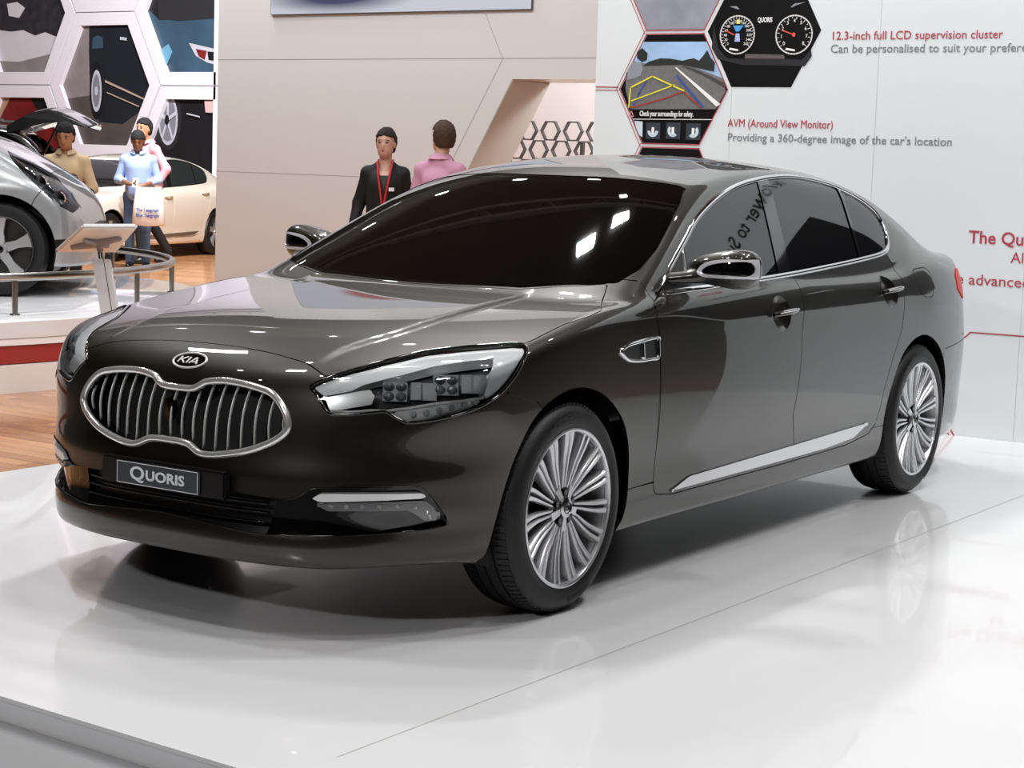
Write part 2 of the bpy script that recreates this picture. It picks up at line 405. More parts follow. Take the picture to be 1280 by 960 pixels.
def glass_mat():
    m = bpy.data.materials.new('clear_lens'); m.use_nodes = True; nt = m.node_tree; nt.nodes.clear()
    o = nt.nodes.new('ShaderNodeOutputMaterial'); mx = nt.nodes.new('ShaderNodeMixShader'); tr = nt.nodes.new('ShaderNodeBsdfTransparent')
    gl = nt.nodes.new('ShaderNodeBsdfGlossy'); gl.inputs['Roughness'].default_value = .01; fr = nt.nodes.new('ShaderNodeFresnel'); fr.inputs[0].default_value = 1.35
    tr.inputs[0].default_value = (.93, .94, .95, 1)
    nt.links.new(fr.outputs[0], mx.inputs[0]); nt.links.new(tr.outputs[0], mx.inputs[1]); nt.links.new(gl.outputs[0], mx.inputs[2]); nt.links.new(mx.outputs[0], o.inputs[0])
    return m
CLEAR = glass_mat()

# outlines, in metres on the body
WIN_O = [(-.682, 1.010), (-.84, 1.090), (-1.02, 1.178), (-1.24, 1.279), (-1.563, 1.372), (-1.869, 1.418), (-2.224, 1.438), (-2.554, 1.420), (-2.819, 1.370), (-2.975, 1.312), (-3.035, 1.25), (-3.00, 1.165), (-2.892, 1.112), (-2.587, 1.086), (-2.008, 1.055), (-1.535, 1.036), (-1.1, 1.023)]
WIN = np.vstack([[WIN_O[0]], catmull(WIN_O[1:], 6, False), [WIN_O[0]]])[:-1]
WS = [(-.36, 0), (-.365, .136), (-.405, .45), (-.50, .666), (-.56, .745), (-.70, .765), (-.85, .745), (-1.008, .703), (-1.18, .65), (-1.315, .592), (-1.325, .555), (-1.29, .393), (-1.262, .116), (-1.26, 0)]
WS = WS + [(x, -y) for x, y in reversed(WS[1:-1])]
RWIN = [(-2.75, 0), (-2.78, .40), (-2.84, .50), (-3.35, .60), (-3.50, .59), (-3.56, .4), (-3.59, 0)]; RWIN = RWIN + [(x, -y) for x, y in reversed(RWIN[1:-1])]
HEAD = [(-.212, .766), (-.169, .789), (-.094, .816), (.023, .845), (.146, .868), (.267, .88), (.372, .888), (.429, .892), (.463, .89), (.467, .878), (.45, .848), (.411, .798), (.36, .753), (.317, .73), (.268, .71), (.205, .692), (.129, .677), (.069, .671), (.039, .683), (.01, .699), (-.005, .703), (-.063, .695), (-.135, .688), (-.164, .692), (-.178, .711), (-.198, .742)]
BAND = [(-.208, .7665), (-.169, .790), (-.094, .818), (.022, .847), (.144, .870), (.265, .883), (.37, .892), (.456, .893), (.462, .878), (.411, .806), (.36, .761), (.317, .739), (.312, .753), (.339, .839), (.349, .865), (.251, .855), (.155, .842), (.014, .806), (-.061, .783), (-.098, .763), (-.178, .743)]
REFL = [(-.178, .742), (-.098, .762), (-.044, .773), (-.03, .751), (-.041, .725), (-.164, .699)]
STRIP = [(.006, .700), (.159, .727), (.308, .74), (.267, .716), (.205, .697), (.129, .682), (.069, .676)]
GR = [(0, .723), (.06, .725), (.09, .738), (.11, .749), (.16, .757), (.205, .758), (.258, .755), (.31, .748), (.36, .736), (.395, .712), (.423, .677), (.433, .645), (.420, .619), (.379, .59), (.31, .561), (.216, .540), (.153, .534), (.12, .541), (.085, .557), (.04, .562), (0, .562)]
GR = GR + [(-y, z) for y, z in reversed(GR[1:-1])]
GRS = catmull(GR, 4)
INT = [(0, .432), (.24, .433), (.27, .434), (.435, .427), (.462, .430), (.49, .441), (.52, .463), (.60, .477), (.67, .482), (.765, .482), (.793, .462), (.813, .421), (.826, .378), (.822, .355), (.777, .343), (.62, .328), (.39, .318), (.24, .325), (0, .337)]
INT = INT + [(-y, z) for y, z in reversed(INT[1:-1])]
FOGB = [(.522, .434), (.549, .452), (.656, .456), (.783, .458), (.790, .449), (.785, .441), (.676, .436), (.552, .427)]
FOGL = [(.528, .421), (.568, .399), (.661, .403), (.757, .405), (.774, .389), (.785, .370), (.807, .371), (.813, .391), (.802, .418), (.788, .434), (.676, .430), (.552, .422)]
HOOD = [(.690, 0), (.692, .12), (.700, .225), (.720, .406), (.742, .500), (.728, .53), (.680, .568), (.585, .628), (.462, .680), (.360, .742), (.276, .806), (.232, .842), (.215, .866), (.16, .868), (-.05, .852), (-.2, .858), (-.29, .846), (-.35, .81), (-.43, .765), (-.535, .722), (-.485, .655), (-.385, .44), (-.35, .13), (-.345, 0)]
HOOD = HOOD + [(x, -y) for x, y in reversed(HOOD[1:-1])]
FDOOR = [(-.675, 1.002), (-.615, .985), (-.597, .94), (-.59, .80), (-.60, .58), (-.603, .345), (-.622, .308), (-.75, .292), (-1.755, .297), (-1.752, .38), (-1.712, .485), (-1.732, .623), (-1.75, .824), (-1.805, .985), (-1.82, 1.045), (-1.2, 1.022)]
RDOOR = [(-1.82, 1.045), (-1.805, .985), (-1.75, .824), (-1.732, .623), (-1.712, .485), (-1.752, .38), (-1.755, .297), (-2.3, .305), (-2.52, .33), (-2.60, .375), (-2.625, .43), (-2.645, .53), (-2.705, .655), (-2.79, .77), (-2.842, .90), (-2.872, .98), (-2.92, 1.06), (-2.895, 1.105), (-2.587, 1.08), (-2.2, 1.06)]
SILLC = [(-.731, .306), (-.80, .326), (-.868, .344), (-2.047, .371), (-2.503, .381), (-2.347, .330), (-2.059, .316), (-.809, .307)]
BUMP = [(3, -2), (3, 3), (.365, 3), (.365, .752), (.284, .73), (.202, .708), (.05, .55), (.05, -2)]
FARCH = [(.455, -.3), (.440, .17), (.400, .25), (.378, .33), (.345, .451), (.312, .542), (.250, .64), (.162, .700), (.05, .733), (-.06, .737), (-.18, .708), (-.275, .654), (-.355, .579), (-.408, .467), (-.420, .345), (-.408, .25), (-.38, .17), (-.36, -.3)]
RARCH = [(-2.66, -.3), (-2.665, .17), (-2.672, .26), (-2.684, .386), (-2.723, .527), (-2.80, .646), (-2.90, .708), (-3.02, .735), (-3.13, .728), (-3.26, .68), (-3.37, .595), (-3.44, .49), (-3.465, .38), (-3.45, .27), (-3.43, .17), (-3.41, -.3)]
FARCHS = catmull(FARCH, 4, False); RARCHS = catmull(RARCH, 4, False)
TAIL = [(-3.60, .925), (-3.66, .99), (-3.74, 1.015), (-4.4, 1.0), (-4.4, .90), (-3.9, .875), (-3.70, .87)]
FUEL = catmull([(-3.085, 1.03), (-3.20, 1.035), (-3.235, 1.02), (-3.228, .97), (-3.185, .915), (-3.15, .905), (-3.085, .91), (-3.05, .93), (-3.03, .975), (-3.05, 1.015)], 4)

car = empty('sedan_car', (0, 0, 0), 0, 'large dark bronze sedan with chrome oval grille on the white stage', 'car')
V, Q = net(phi_car, (-4.35, 0, .12), (1.02, 1.02, 1.56), .0135, half=True, smooth=3)
pm = Panels(phi_car, V, Q)
fr = PI / 180
sideXZ = lambda poly: (lambda x, y, z: sdf_poly(poly, x, z))
planXY = lambda poly: (lambda x, y, z: sdf_poly(poly, x, y))
frontYZ = lambda poly: (lambda x, y, z: sdf_poly(poly, y, z))
obl = lambda poly: (lambda x, y, z: sdf_poly(poly, (y - x) * .70711, z))
pv = lambda k, op: (lambda V, p: op(V[p[0]]))
pm.cut(sideXZ(WIN), ['shell'], 'glass', pred=pv(0, lambda v: v[1] > .45 and -3.3 < v[0] < -.5 and v[2] > .95))
pm.cut(planXY(WS), ['shell'], 'windshield', gap=.004, pred=pv(0, lambda v: v[2] > .98 and -1.5 < v[0] < -.25 and v[1] < .8))
pm.cut(planXY(RWIN), ['shell'], 'rear_window', gap=.003, pred=pv(0, lambda v: v[2] > 1.05 and v[0] < -2.6))
pm.cut(obl(HEAD), ['shell'], 'lamp', gap=.003, pred=pv(0, lambda v: v[0] > .1 and v[1] > .38 and v[2] > .6))
pm.cut(obl(BAND), ['lamp'], 'lamp_band'); pm.cut(obl(REFL), ['lamp'], 'lamp_reflector'); pm.cut(obl(STRIP), ['lamp'], 'lamp_strip')
pm.cut(frontYZ(GRS), ['shell'], 'grille', pred=pv(0, lambda v: v[0] > .6))
pm.cut(frontYZ(INT), ['shell'], 'intake', pred=pv(0, lambda v: v[0] > .45))
pm.cut(frontYZ(FOGB), ['intake'], 'fog_bar'); pm.cut(frontYZ(FOGL), ['intake'], 'fog_lens')
pm.cut(lambda x, y, z: np.abs(y) - (.40 + .25 * (z - .38)), ['intake'], 'intake_centre')
pm.cut(sideXZ(FARCHS), ['shell'], 'hole', pred=pv(0, lambda v: v[1] > .50 and -.6 < v[0] < .6 and v[2] < .9))
pm.cut(sideXZ(RARCHS), ['shell'], 'hole', pred=pv(0, lambda v: v[1] > .50 and v[0] < -2.4 and v[2] < .9))
pm.cut(planXY(HOOD), ['shell'], 'hood', gap=.0022, pred=pv(0, lambda v: v[0] > -.7 and v[2] > .7))
pm.cut(sideXZ(SILLC), ['shell'], 'sill_chrome', pred=pv(0, lambda v: v[1] > .7))
DP = pv(0, lambda v: v[1] > .7)
pm.cut(sideXZ(FDOOR), ['shell'], 'front_door', gap=.0022, pred=DP)
pm.cut(sideXZ(RDOOR), ['shell'], 'rear_door', gap=.0022, pred=DP)
pm.cut(sideXZ(BUMP), ['shell'], 'bumper', gap=.0018, pred=pv(0, lambda v: v[0] > -.1))
pm.cut(lambda x, y, z: sdf_poly([(-.612, .355), (-.590, .60), (-.585, .95), (-.63, 1.0), (-.625, 1.055), (-.58, 1.06), (-.3, 1.2), (1, 1.2), (1, .3), (-.3, .349)], x, z), ['shell'], 'fender', gap=.0018, pred=pv(0, lambda v: v[1] > .55 and v[0] > -.9))
pm.cut(lambda x, y, z: np.maximum(z - .352, np.maximum(x + .2, -2.7 - x)), ['shell'], 'sill', gap=.0015, pred=pv(0, lambda v: v[1] > .6 and -2.72 < v[0] < -.3))
pm.cut(lambda x, y, z: np.maximum(z - (.652 - .06 * (x + 3.4)), x + 3.36), ['shell'], 'rear_bumper', gap=.002, pred=pv(0, lambda v: v[0] < -3.3))
pm.cut(sideXZ(TAIL), ['shell'], 'tail_lamp', gap=.002, pred=pv(0, lambda v: v[0] < -3.5 and v[1] > .35))
pm.cut(sideXZ(FUEL), ['shell'], 'fuel_door', gap=.0016, pred=pv(0, lambda v: v[1] > .6 and v[2] > .85))
# side glass: sail panel, pillar trim, three panes
xl = lambda a, b, w: (lambda x, y, z: np.abs(x - (a[0] + (z - a[1]) * (b[0] - a[0]) / (b[1] - a[1]))) - w)
pm.cut(lambda x, y, z: -(x - (-1.02 + (1.165 - z) * .55)), ['glass'], 'sail_trim')
pm.cut(xl((-1.935, 1.413), (-1.755, 1.07), .055), ['glass'], 'pillar_trim')
pm.cut(xl((-2.690, 1.359), (-2.577, 1.098), .011), ['glass'], 'quarter_divider')
pm.cut(lambda x, y, z: -(x + 2.0 + (z - 1.24) * -.45 + .155), ['glass'], 'front_glass')
pm.cut(lambda x, y, z: -(x + 2.640 - (z - 1.23) * -.43), ['glass'], 'rear_glass')
HB = [(-1.575, .903), (-2.695, .945)]
for k, (hx, hz) in enumerate(HB):
    pm.cut(lambda x, y, z, hx=hx, hz=hz: (np.hypot((x - hx) / 1.22, (z - hz)) - .068), ['front_door', 'rear_door'], 'bowl%d' % k, pred=DP)
pm.cut(lambda x, y, z: z - .245 + 0 * x, ['shell', 'bumper', 'rear_bumper', 'sill'], 'bottom', pred=lambda V, p: V[p[0]][2] < .245 and V[p[0]][1] < .78 and V[p[0]][0] < .55)
pm.finish()

body = pm.emit('body_shell', 'shell', PAINT, car, both=True, flange=.02)
pm.emit('underbody', 'bottom', BLACK, car, both=True, flange=0)
pm.emit('panel_gap', 'gap', BLACK, car, off=-.009, both=True, flange=0)
hood = pm.emit('hood', 'hood', PAINT, car, both=True)
bumper = pm.emit('front_bumper', 'bumper', PAINT, car, both=True, flange=.03)
pm.emit('rear_bumper', 'rear_bumper', PAINT, car, both=True, flange=.02)
pm.emit('windshield', 'windshield', TINT, car, off=-.002, both=True)
pm.emit('rear_window', 'rear_window', TINT, car, off=-.002, both=True)
WINP, WINN = on_skin(phi_car, [(x, 0, z) for x, z in WIN], (0, 1, 0))
GP, GN = on_skin(phi_car, [(.5, y, z) for y, z in GRS], (1, 0, 0))
HP, HN = on_skin(phi_car, [(.45 - u * .70711, .45 + u * .70711, z) for u, z in catmull(HEAD, 3)], (.70711, .70711, 0))
TAILP = None
def flip(V): return [(v[0], -v[1], v[2]) for v in V]
def rev(F): return [tuple(reversed(f)) for f in F]
def sided(name, V, F, m, parent, side, smooth=True):
    return obj(name, V if side > 0 else flip(V), F if side > 0 else rev(F), m, parent, smooth)
def skin_pt(x, z, out=0.):
    P, N = on_skin(phi_car, [(x, 0, z)], (0, 1, 0)); return P[0] + N[0] * out, N[0]
for side in (1, -1):
    pm.emit('front_fender', 'fender', PAINT, car, side=side)
    pm.emit('sill_panel', 'sill', PAINT, car, side=side)
    fd = pm.emit('front_door', 'front_door', PAINT, car, side=side); rd = pm.emit('rear_door', 'rear_door', PAINT, car, side=side)
    if side > 0: pm.emit('fuel_door', 'fuel_door', PAINT, car, side=side)
    else: pm.emit('quarter_panel', 'fuel_door', PAINT, car, side=side, flange=0)
    pm.emit('sill_moulding', 'sill_chrome', SATIN, car, off=.006, side=side)
    pm.emit('side_window', 'front_glass', TINT, fd, off=-.003, side=side); pm.emit('side_window', 'rear_glass', TINT, rd, off=-.003, side=side)
    pm.emit('quarter_window', 'glass', TINT, rd, off=-.003, side=side)
    pm.emit('pillar_trim', 'pillar_trim', GLOSSB, car, off=.001, side=side); pm.emit('window_divider', 'quarter_divider', GLOSSB, rd, off=.002, side=side)
    pm.emit('sail_trim', 'sail_trim', BLACK, fd, off=.0, side=side)
    V, F = ribbon(WINP, WINN, .023, .008, True); sided('window_moulding', V, F, CHROME, car, side)
    V, F = ribbon(*on_skin(phi_car, [(-.995 + t * .075, 0, 1.160 - t * .125) for t in np.linspace(0, 1, 8)], (0, 1, 0)), .016, .006); sided('sail_moulding', V, F, CHROME, fd, side)
    for k, par in enumerate((fd, rd)):
        hx, hz = HB[k]
        bw = pm.emit('handle_recess', 'bowl%d' % k, PAINT, par, side=side, flange=0, keepn=False,
                     offf=lambda V, hx=hx, hz=hz: -.03 * np.clip(1 - (np.hypot((V[:, 0] - hx) / 1.22, V[:, 2] - hz) / .068) ** 2, 0, 1))
        pts = []; rad = []
        for t in np.linspace(-1, 1, 13):
            p, n_ = skin_pt(hx - t * .105 - .012, hz + .002 + t * .004, .030 - .022 * abs(t) ** 3); pts.append(p); rad.append(.012 - .003 * abs(t) ** 2)
        mb = MB(); mb.tube(pts if side > 0 else flip(pts), rad, 12); mb.build('door_handle', PAINT, par)
        a = [(p[0], p[1] + .009, p[2] + .006) for p in pts[1:-1]]
        mb = MB(); mb.tube(a if side > 0 else flip(a), .0045, 8); mb.build('handle_chrome', CHROME, par)
    pm.emit('tail_lamp', 'tail_lamp', REDL, car, side=side, off=.004)
    # headlamp
    hl = pm.emit('headlamp', 'lamp', LAMPD, car, side=side, off=-.050, flange=0)
    hl['label'] = 'clear headlamp with white light guide and two square projectors'
    pm.emit('light_guide', 'lamp_band', LAMPW, hl, side=side, off=-.012, flange=.03)
    pm.emit('reflector', 'lamp_reflector', BADGE, hl, side=side, off=-.022, flange=.03)
    pm.emit('turn_signal', 'lamp_strip', BADGE, hl, side=side, off=-.014, flange=.03)
    pm.emit('lens', ['lamp', 'lamp_band', 'lamp_reflector', 'lamp_strip'], CLEAR, hl, side=side, flange=0)
    V, F = ribbon(HP - HN * .002, HN, .010, .006, True); sided('lamp_bezel', V, F, GLOSSB, hl, side)
    for (c, n_, w, hgt) in (((.662, .705, .764), (.80, .56, .2), .085, .058), ((.552, .819, .786), (.72, .66, .2), .085, .062)):
        n_ = Vector(n_).normalized(); c = Vector(c) - n_ * .040; t = Vector((-n_.y, n_.x, 0)).normalized(); b = n_.cross(t); R3 = Matrix((t, b, n_)).transposed()
        def T(a, bb, cc): v = c + t * a + b * bb + n_ * cc; return (v.x, v.y * side, v.z)
        def cubebox(mb, a, bb, cc, da, db, dc):
            k = [(sx, sy, sz) for sx in (-.5, .5) for sy in (-.5, .5) for sz in (-.5, .5)]
            mb.add([T(a + x * da, bb + y * db, cc + z * dc) for x, y, z in k], [(0, 1, 3, 2), (4, 6, 7, 5), (0, 4, 5, 1), (2, 3, 7, 6), (0, 2, 6, 4), (1, 5, 7, 3)])
        mb = MB(); cubebox(mb, 0, 0, -.012, w * .86, hgt, .045); cubebox(mb, .062, .004, -.014, .030, hgt * .9, .040); cubebox(mb, .10, .004, -.020, .05, hgt * .9, .034)
        pj = mb.build('projector_housing', LAMPG, hl)
        mb = MB()
        for sa in (-1, 1):
            for sb in (-1, 1):
                V = []; F = []; nn = 16
                for rr, hh in ((.0165, .0105), (.0145, .014), (.008, .019), (.0001, .021)):
                    for k in range(nn): V.append(T(sa * .0185 + rr * math.cos(2 * PI * k / nn) * 1.03, sb * .0145 + rr * math.sin(2 * PI * k / nn) * .86, hh))
                for q in range(3):
                    for k in range(nn): F.append((q * nn + k, q * nn + (k + 1) % nn, (q + 1) * nn + (k + 1) % nn, (q + 1) * nn + k))
                mb.add(V, F, True)
        mb.build('projector_lens', mat('projector_glass', (.42, .43, .45), .08, .4, coat=.8), hl)
    SP, SN = on_skin(phi_car, [(.45 - u * .70711, .45 + u * .70711, z) for u, z in [(.085, .696), (.125, .702), (.165, .709), (.205, .716), (.245, .725), (.28, .732)]], (.70711, .70711, 0))
    for p, n_ in zip(SP, SN):
        q = p - n_ * .013; mb = MB(); mb.tube([tuple(q * [1, side, 1]), tuple((q + n_ * .006) * [1, side, 1])], [.011, .006], 12); mb.build('signal_diode', LAMPG, hl)
    SP, SN = on_skin(phi_car, [(.45 - u * .70711, .45 + u * .70711, z) for u, z in [(-.160, .698), (-.10, .699), (-.04, .706), (.006, .706), (.08, .717), (.159, .731), (.24, .738), (.308, .745)]], (.70711, .70711, 0)); V, F = ribbon(SP - SN * .012, SN, .009, .006, False, 8); sided('lamp_chrome', V, F, BADGE, hl, side)
    # fog lamp
    fg = pm.emit('fog_lamp', 'fog_lens', mat('fog_lens_grey', (.42, .42, .43), .15, .2, coat=.6), car, side=side, off=-.005, flange=.03); fg['label'] = 'grey fog lamp strip with chrome bar in the lower bumper'
    pm.emit('chrome_bar', 'fog_bar', BADGE, fg, side=side, off=.003, flange=.035)
    FP, FN = on_skin(phi_car, [(.5, y, z) for y, z in [(.575, .413), (.615, .414), (.655, .415), (.695, .416), (.735, .417), (.772, .412), (.792, .395), (.797, .380)]], (1, 0, 0))
    for p, n_ in zip(FP, FN):
        mb = MB(); mb.tube([tuple((p - n_ * .006) * [1, side, 1]), tuple((p - n_ * .001) * [1, side, 1])], [.008, .004], 10)
        mb.build('lamp_diode', mat('diode_grey', (.62, .62, .62), .15, .5, coat=.6), fg)
    # wheel-house liners
    for cx, r, rx in ((-.008, .39, .398), (-3.065, .39, .385)):
        mb = MB(); V = []; F = []
        n = 28
        for k in range(n + 1):
            an = -.35 + (PI + .7) * k / n
            for y in (.875 if cx > -1 else .85, .56): V.append((cx + (rx + .01) * math.cos(an), y * side, .345 + (r + .012) * math.sin(an)))
        for k in range(n): F.append((2 * k, 2 * k + 1, 2 * k + 3, 2 * k + 2))
        F.append(tuple(2 * k + 1 for k in range(n + 1))); mb.add(V, F); mb.build('wheel_liner', BLACK, car)

# grille
gr = pm.emit('grille', 'grille', mat('grille_black', (.012, .012, .012), .6), car, off=-.075, flange=0, both=True); gr['label'] = 'chrome framed tiger nose grille with vertical bars'
V, F = ribbon(GP + GN * .002, GN, .023, .012, True, 12); obj('grille_frame', V, F, FRAMEM, gr, True)
V, F = ribbon(GP - GN * .035, GN, .004, .04, True, 8); obj('grille_surround', V, F, GLOSSB, gr, True)
for i in range(18):
    y = -.405 + .81 * i / 17
    zs = np.linspace(.5, .8, 301); ins = sdf_poly(GRS, np.full(301, y), zs) < -.004; lo, hi = zs[ins].min(), zs[ins].max()
    P, N = on_skin(phi_car, [(.5, y, z) for z in np.linspace(lo, hi, 12)], (1, 0, 0))
    s = np.sin(np.linspace(0, PI, 12))[:, None]
    V, F = ribbon(P - np.array([[.030, 0, 0]]) + s * np.array([[.014, 0, 0]]), np.tile([1., 0, 0], (12, 1)), .0050, .0055, False, 10); obj('grille_bar', V, F, BADGE, gr, True)
P, N = on_skin(phi_car, [(.5, -.035, .655)], (1, 0, 0)); mb = MB()
mb.lathe([(.0001, -.012), (.018, -.014), (.020, -.03)], 20, 'x', tuple(P[0])); o = mb.build('radar_cover', GLOSSB, gr)
for v in o.data.vertices: v.co.z = P[0][2] + (v.co.z - P[0][2]) * 1.9
# lower intake
it = pm.emit('lower_intake', 'intake_centre', BLACK, car, off=-.05, flange=0, both=True)
for side in (1, -1): pm.emit('intake_flank', 'intake', GLOSSB, it, off=-.026, flange=.03, side=side)
IP, IN_ = on_skin(phi_car, [(.4, y, z) for y, z in INT], (1, 0, 0)); IPd = catmull(IP, 3); INd = unit(catmull(IN_, 3))
V, F = ribbon(IPd - INd * .03, INd, .006, .034, True, 8); obj('intake_lip', V, F, GLOSSB, it, True)
for z in (.352, .378, .404):
    P, N = on_skin(phi_car, [(.4, y, z) for y in np.linspace(-.38, .38, 25)], (1, 0, 0)); V, F = ribbon(P - N * .03, N, .008, .012, False, 8); obj('intake_slat', V, F, GLOSSB, it, True)
# bumper fold above the fog lamps
SUR = [(.435, .436), (.462, .440), (.49, .452), (.52, .474), (.60, .489), (.67, .494), (.765, .494), (.802, .470), (.825, .425), (.838, .378), (.834, .352)]
# licence plate
pl = MB(); pl.box((.912, .012, .4535), (.03, .52, .084), bev=.006); plate = pl.build('plate_holder', BLACK, car)
pb = MB(); pb.box((.930, .0, .4515), (.008, .352, .072), bev=.003); pb.build('licence_plate', mat('plate_grey', (.23, .245, .27), .35), plate)
PW = mat('plate_lettering', (.86, .87, .88), .4)
pf = lambda a, b, cc: (.9345 + cc, a, .4515 + b)
mb = MB()
for (y0, y1, z0, z1) in ((-.171, .171, .0325, .0345), (-.171, .171, -.0345, -.0325), (-.171, -.169, -.0345, .0345), (.169, .171, -.0345, .0345)):
    mb.box((.9345, (y0 + y1) / 2, .4515 + (z0 + z1) / 2), (.001, y1 - y0, z1 - z0))
mb.build('plate_border', PW, plate)
VQ, FQ = text_mesh('Q', .062, .0006, 'LEFT', bold=.0012); VU, FU = text_mesh('UORIS', .046, .0006, 'LEFT', bold=.0012)
wq = max(v[0] for v in VQ); wu = max(v[0] for v in VU); sc_ = .232 / (wq + wu + .004)
V = [pf(-.116 + v[0] * sc_, -.018 + v[1] * .95, v[2]) for v in VQ] + [pf(-.116 + (wq + .004 + v[0]) * sc_, -.015 + v[1] * .95, v[2]) for v in VU]
obj('plate_word', V, FQ + [tuple(i + len(VQ) for i in f) for f in FU], PW, plate)
# hood badge
BC, BN = on_skin(phi_car, [(.5, 0, .803)], (1, 0, 0)); BC = Vector(BC[0]); BN = Vector(BN[0]); bu = Vector((0, 1, 0)); bv = BN.cross(bu)
def bf(a, b, cc): return tuple(BC + bu * a + bv * b + BN * cc)
def badge(fr_, R, Rv, parent, ext=.004, tx=True, ms=(BADGE, GLOSSB)):
    n = 40; mb = MB(); mb.add([fr_(R * math.cos(2 * PI * k / n), Rv * math.sin(2 * PI * k / n), h) for h in (-.004, ext * .6) for k in range(n)], [tuple(range(n, 2 * n))] + [(k, (k + 1) % n, n + (k + 1) % n, n + k) for k in range(n)])
    b = mb.build('badge', ms[1], parent)
    ring = [fr_(R * math.cos(2 * PI * k / n), Rv * math.sin(2 * PI * k / n), ext * .6) for k in range(n)]
    mb = MB(); mb.tube(ring, R * .055, 8, True); mb.build('badge_ring', ms[0], b)
    def st(x0, y0, x1, y1, w): 
        dx, dy = x1 - x0, y1 - y0; l = math.hypot(dx, dy); px, py = -dy / l * w / 2, dx / l * w / 2
        return [(x0 + px, y0 + py), (x1 + px, y1 + py), (x1 - px, y1 - py), (x0 - px, y0 - py)]
    mb = MB(); s = R / .08
    for q in [(-.052, -.017, -.048, .019, .007), (-.046, -.001, -.018, .019, .007), (-.040, .001, -.019, -.018, .007), (-.008, -.018, -.004, .019, .007), (.006, -.018, .026, .019, .007), (.026, .019, .044, -.018, .007), (.013, -.008, .036, -.008, .005)]:
        mb.prism([(a * s, b_ * s * (Rv / R) * 1.75) for a, b_ in st(*q)], lambda a, b_, cc: fr_(a, b_, ext * .6 + cc), .002)
    mb.build('badge_letters', ms[0], b)
    return b
badge(bf, .066, .034, hood)
# fender vents
for side in (1, -1):
    VO = [(-.305, .838), (-.34, .850), (-.40, .858), (-.565, .868), (-.572, .85), (-.568, .80), (-.52, .797), (-.43, .797), (-.36, .805), (-.318, .825)]
    P, N = on_skin(phi_car, [(x, 0, z) for x, z in VO], (0, 1, 0)); Pd = catmull(P, 4); Nd = unit(catmull(N, 4))
    V, F = ribbon(Pd, Nd, .015, .010, True, 10); ve = sided('fender_vent', V, F, CHROME, car, side)
    c0 = Pd.mean(0) + Nd.mean(0) * .002; V = [tuple(p + n_ * .002) for p, n_ in zip(Pd, Nd)]
    sided('vent_mesh', V + [tuple(c0)], [(i, (i + 1) % len(V), len(V)) for i in range(len(V))], BLACK, ve, side)
    P, N = on_skin(phi_car, [(-.462, 0, z) for z in np.linspace(.860, .797, 6)], (0, 1, 0)); V, F = ribbon(P, N, .034, .008, False, 8); sided('vent_bridge', V, F, SATIN, ve, side)

# door mirrors
def phi_mir(P):
    x, y, z = P[..., 0], P[..., 1], P[..., 2]
    u = (x + .955) + .10 * (y - .967); v = y - .962; w = z - 1.098 - .02 * v
    d = ((np.abs(u / .080)) ** 2.4 + (np.abs(v / .134)) ** 2.8 + (np.abs(w / (.066 + .018 * np.clip(v / .12, -1, 1)))) ** 2.6) ** (1 / 2.5) - 1
    d = d * .062
    a = np.array([-.83, .80, 1.055]); b = np.array([-.93, .93, 1.075]); ab = b - a; t = np.clip(((P - a) @ ab) / (ab @ ab), 0, 1)
    arm = np.linalg.norm((P - a - t[..., None] * ab) * [1, 1, 1.5], axis=-1) - .036
    return smax(smin(d, arm, .03), -(x + 1.005), .012)
Vm, Qm = net(phi_mir, (-1.08, .78, .98), (-.78, 1.16, 1.2), .006)
mm = Panels(phi_mir, Vm, Qm)
MO = catmull([(y - .030, z) for y, z in [(.926, 1.090), (.942, 1.112), (.98, 1.128), (1.04, 1.136), (1.095, 1.136), (1.125, 1.133), (1.125, 1.074), (1.10, 1.070), (1.03, 1.068), (.957, 1.070), (.935, 1.076)]], 4)
MI = catmull([(y - .030, z) for y, z in [(.944, 1.091), (.962, 1.108), (.995, 1.119), (1.04, 1.126), (1.112, 1.127), (1.114, 1.082), (1.04, 1.079), (.962, 1.080)]], 4)
mm.cut(frontYZ(MO), ['shell'], 'loop', pred=pv(0, lambda v: v[0] > -.965)); mm.cut(frontYZ(MI), ['loop'], 'lens', pred=pv(0, lambda v: v[0] > -.965))
mm.finish()
for side in (1, -1):
    mo = mm.emit('door_mirror', 'shell', PAINT, car, side=side, flange=.004)
    mm.emit('mirror_trim', 'loop', mat('mirror_trim_silver', (.82, .82, .84), .2, .15, coat=.5), mo, side=side, off=.003, flange=.004)
    mm.emit('mirror_indicator', 'lens', GLOSSB, mo, side=side, off=-.002, flange=0)
    # mirror glass on the rear face
    n = 24; mb = MB(); mb.add([(-1.0075, side * (.967 + .095 * math.cos(2 * PI * k / n)), 1.098 + .05 * math.sin(2 * PI * k / n)) for k in range(n)], [tuple(range(n))]); mb.build('mirror_glass', CHROME, mo)

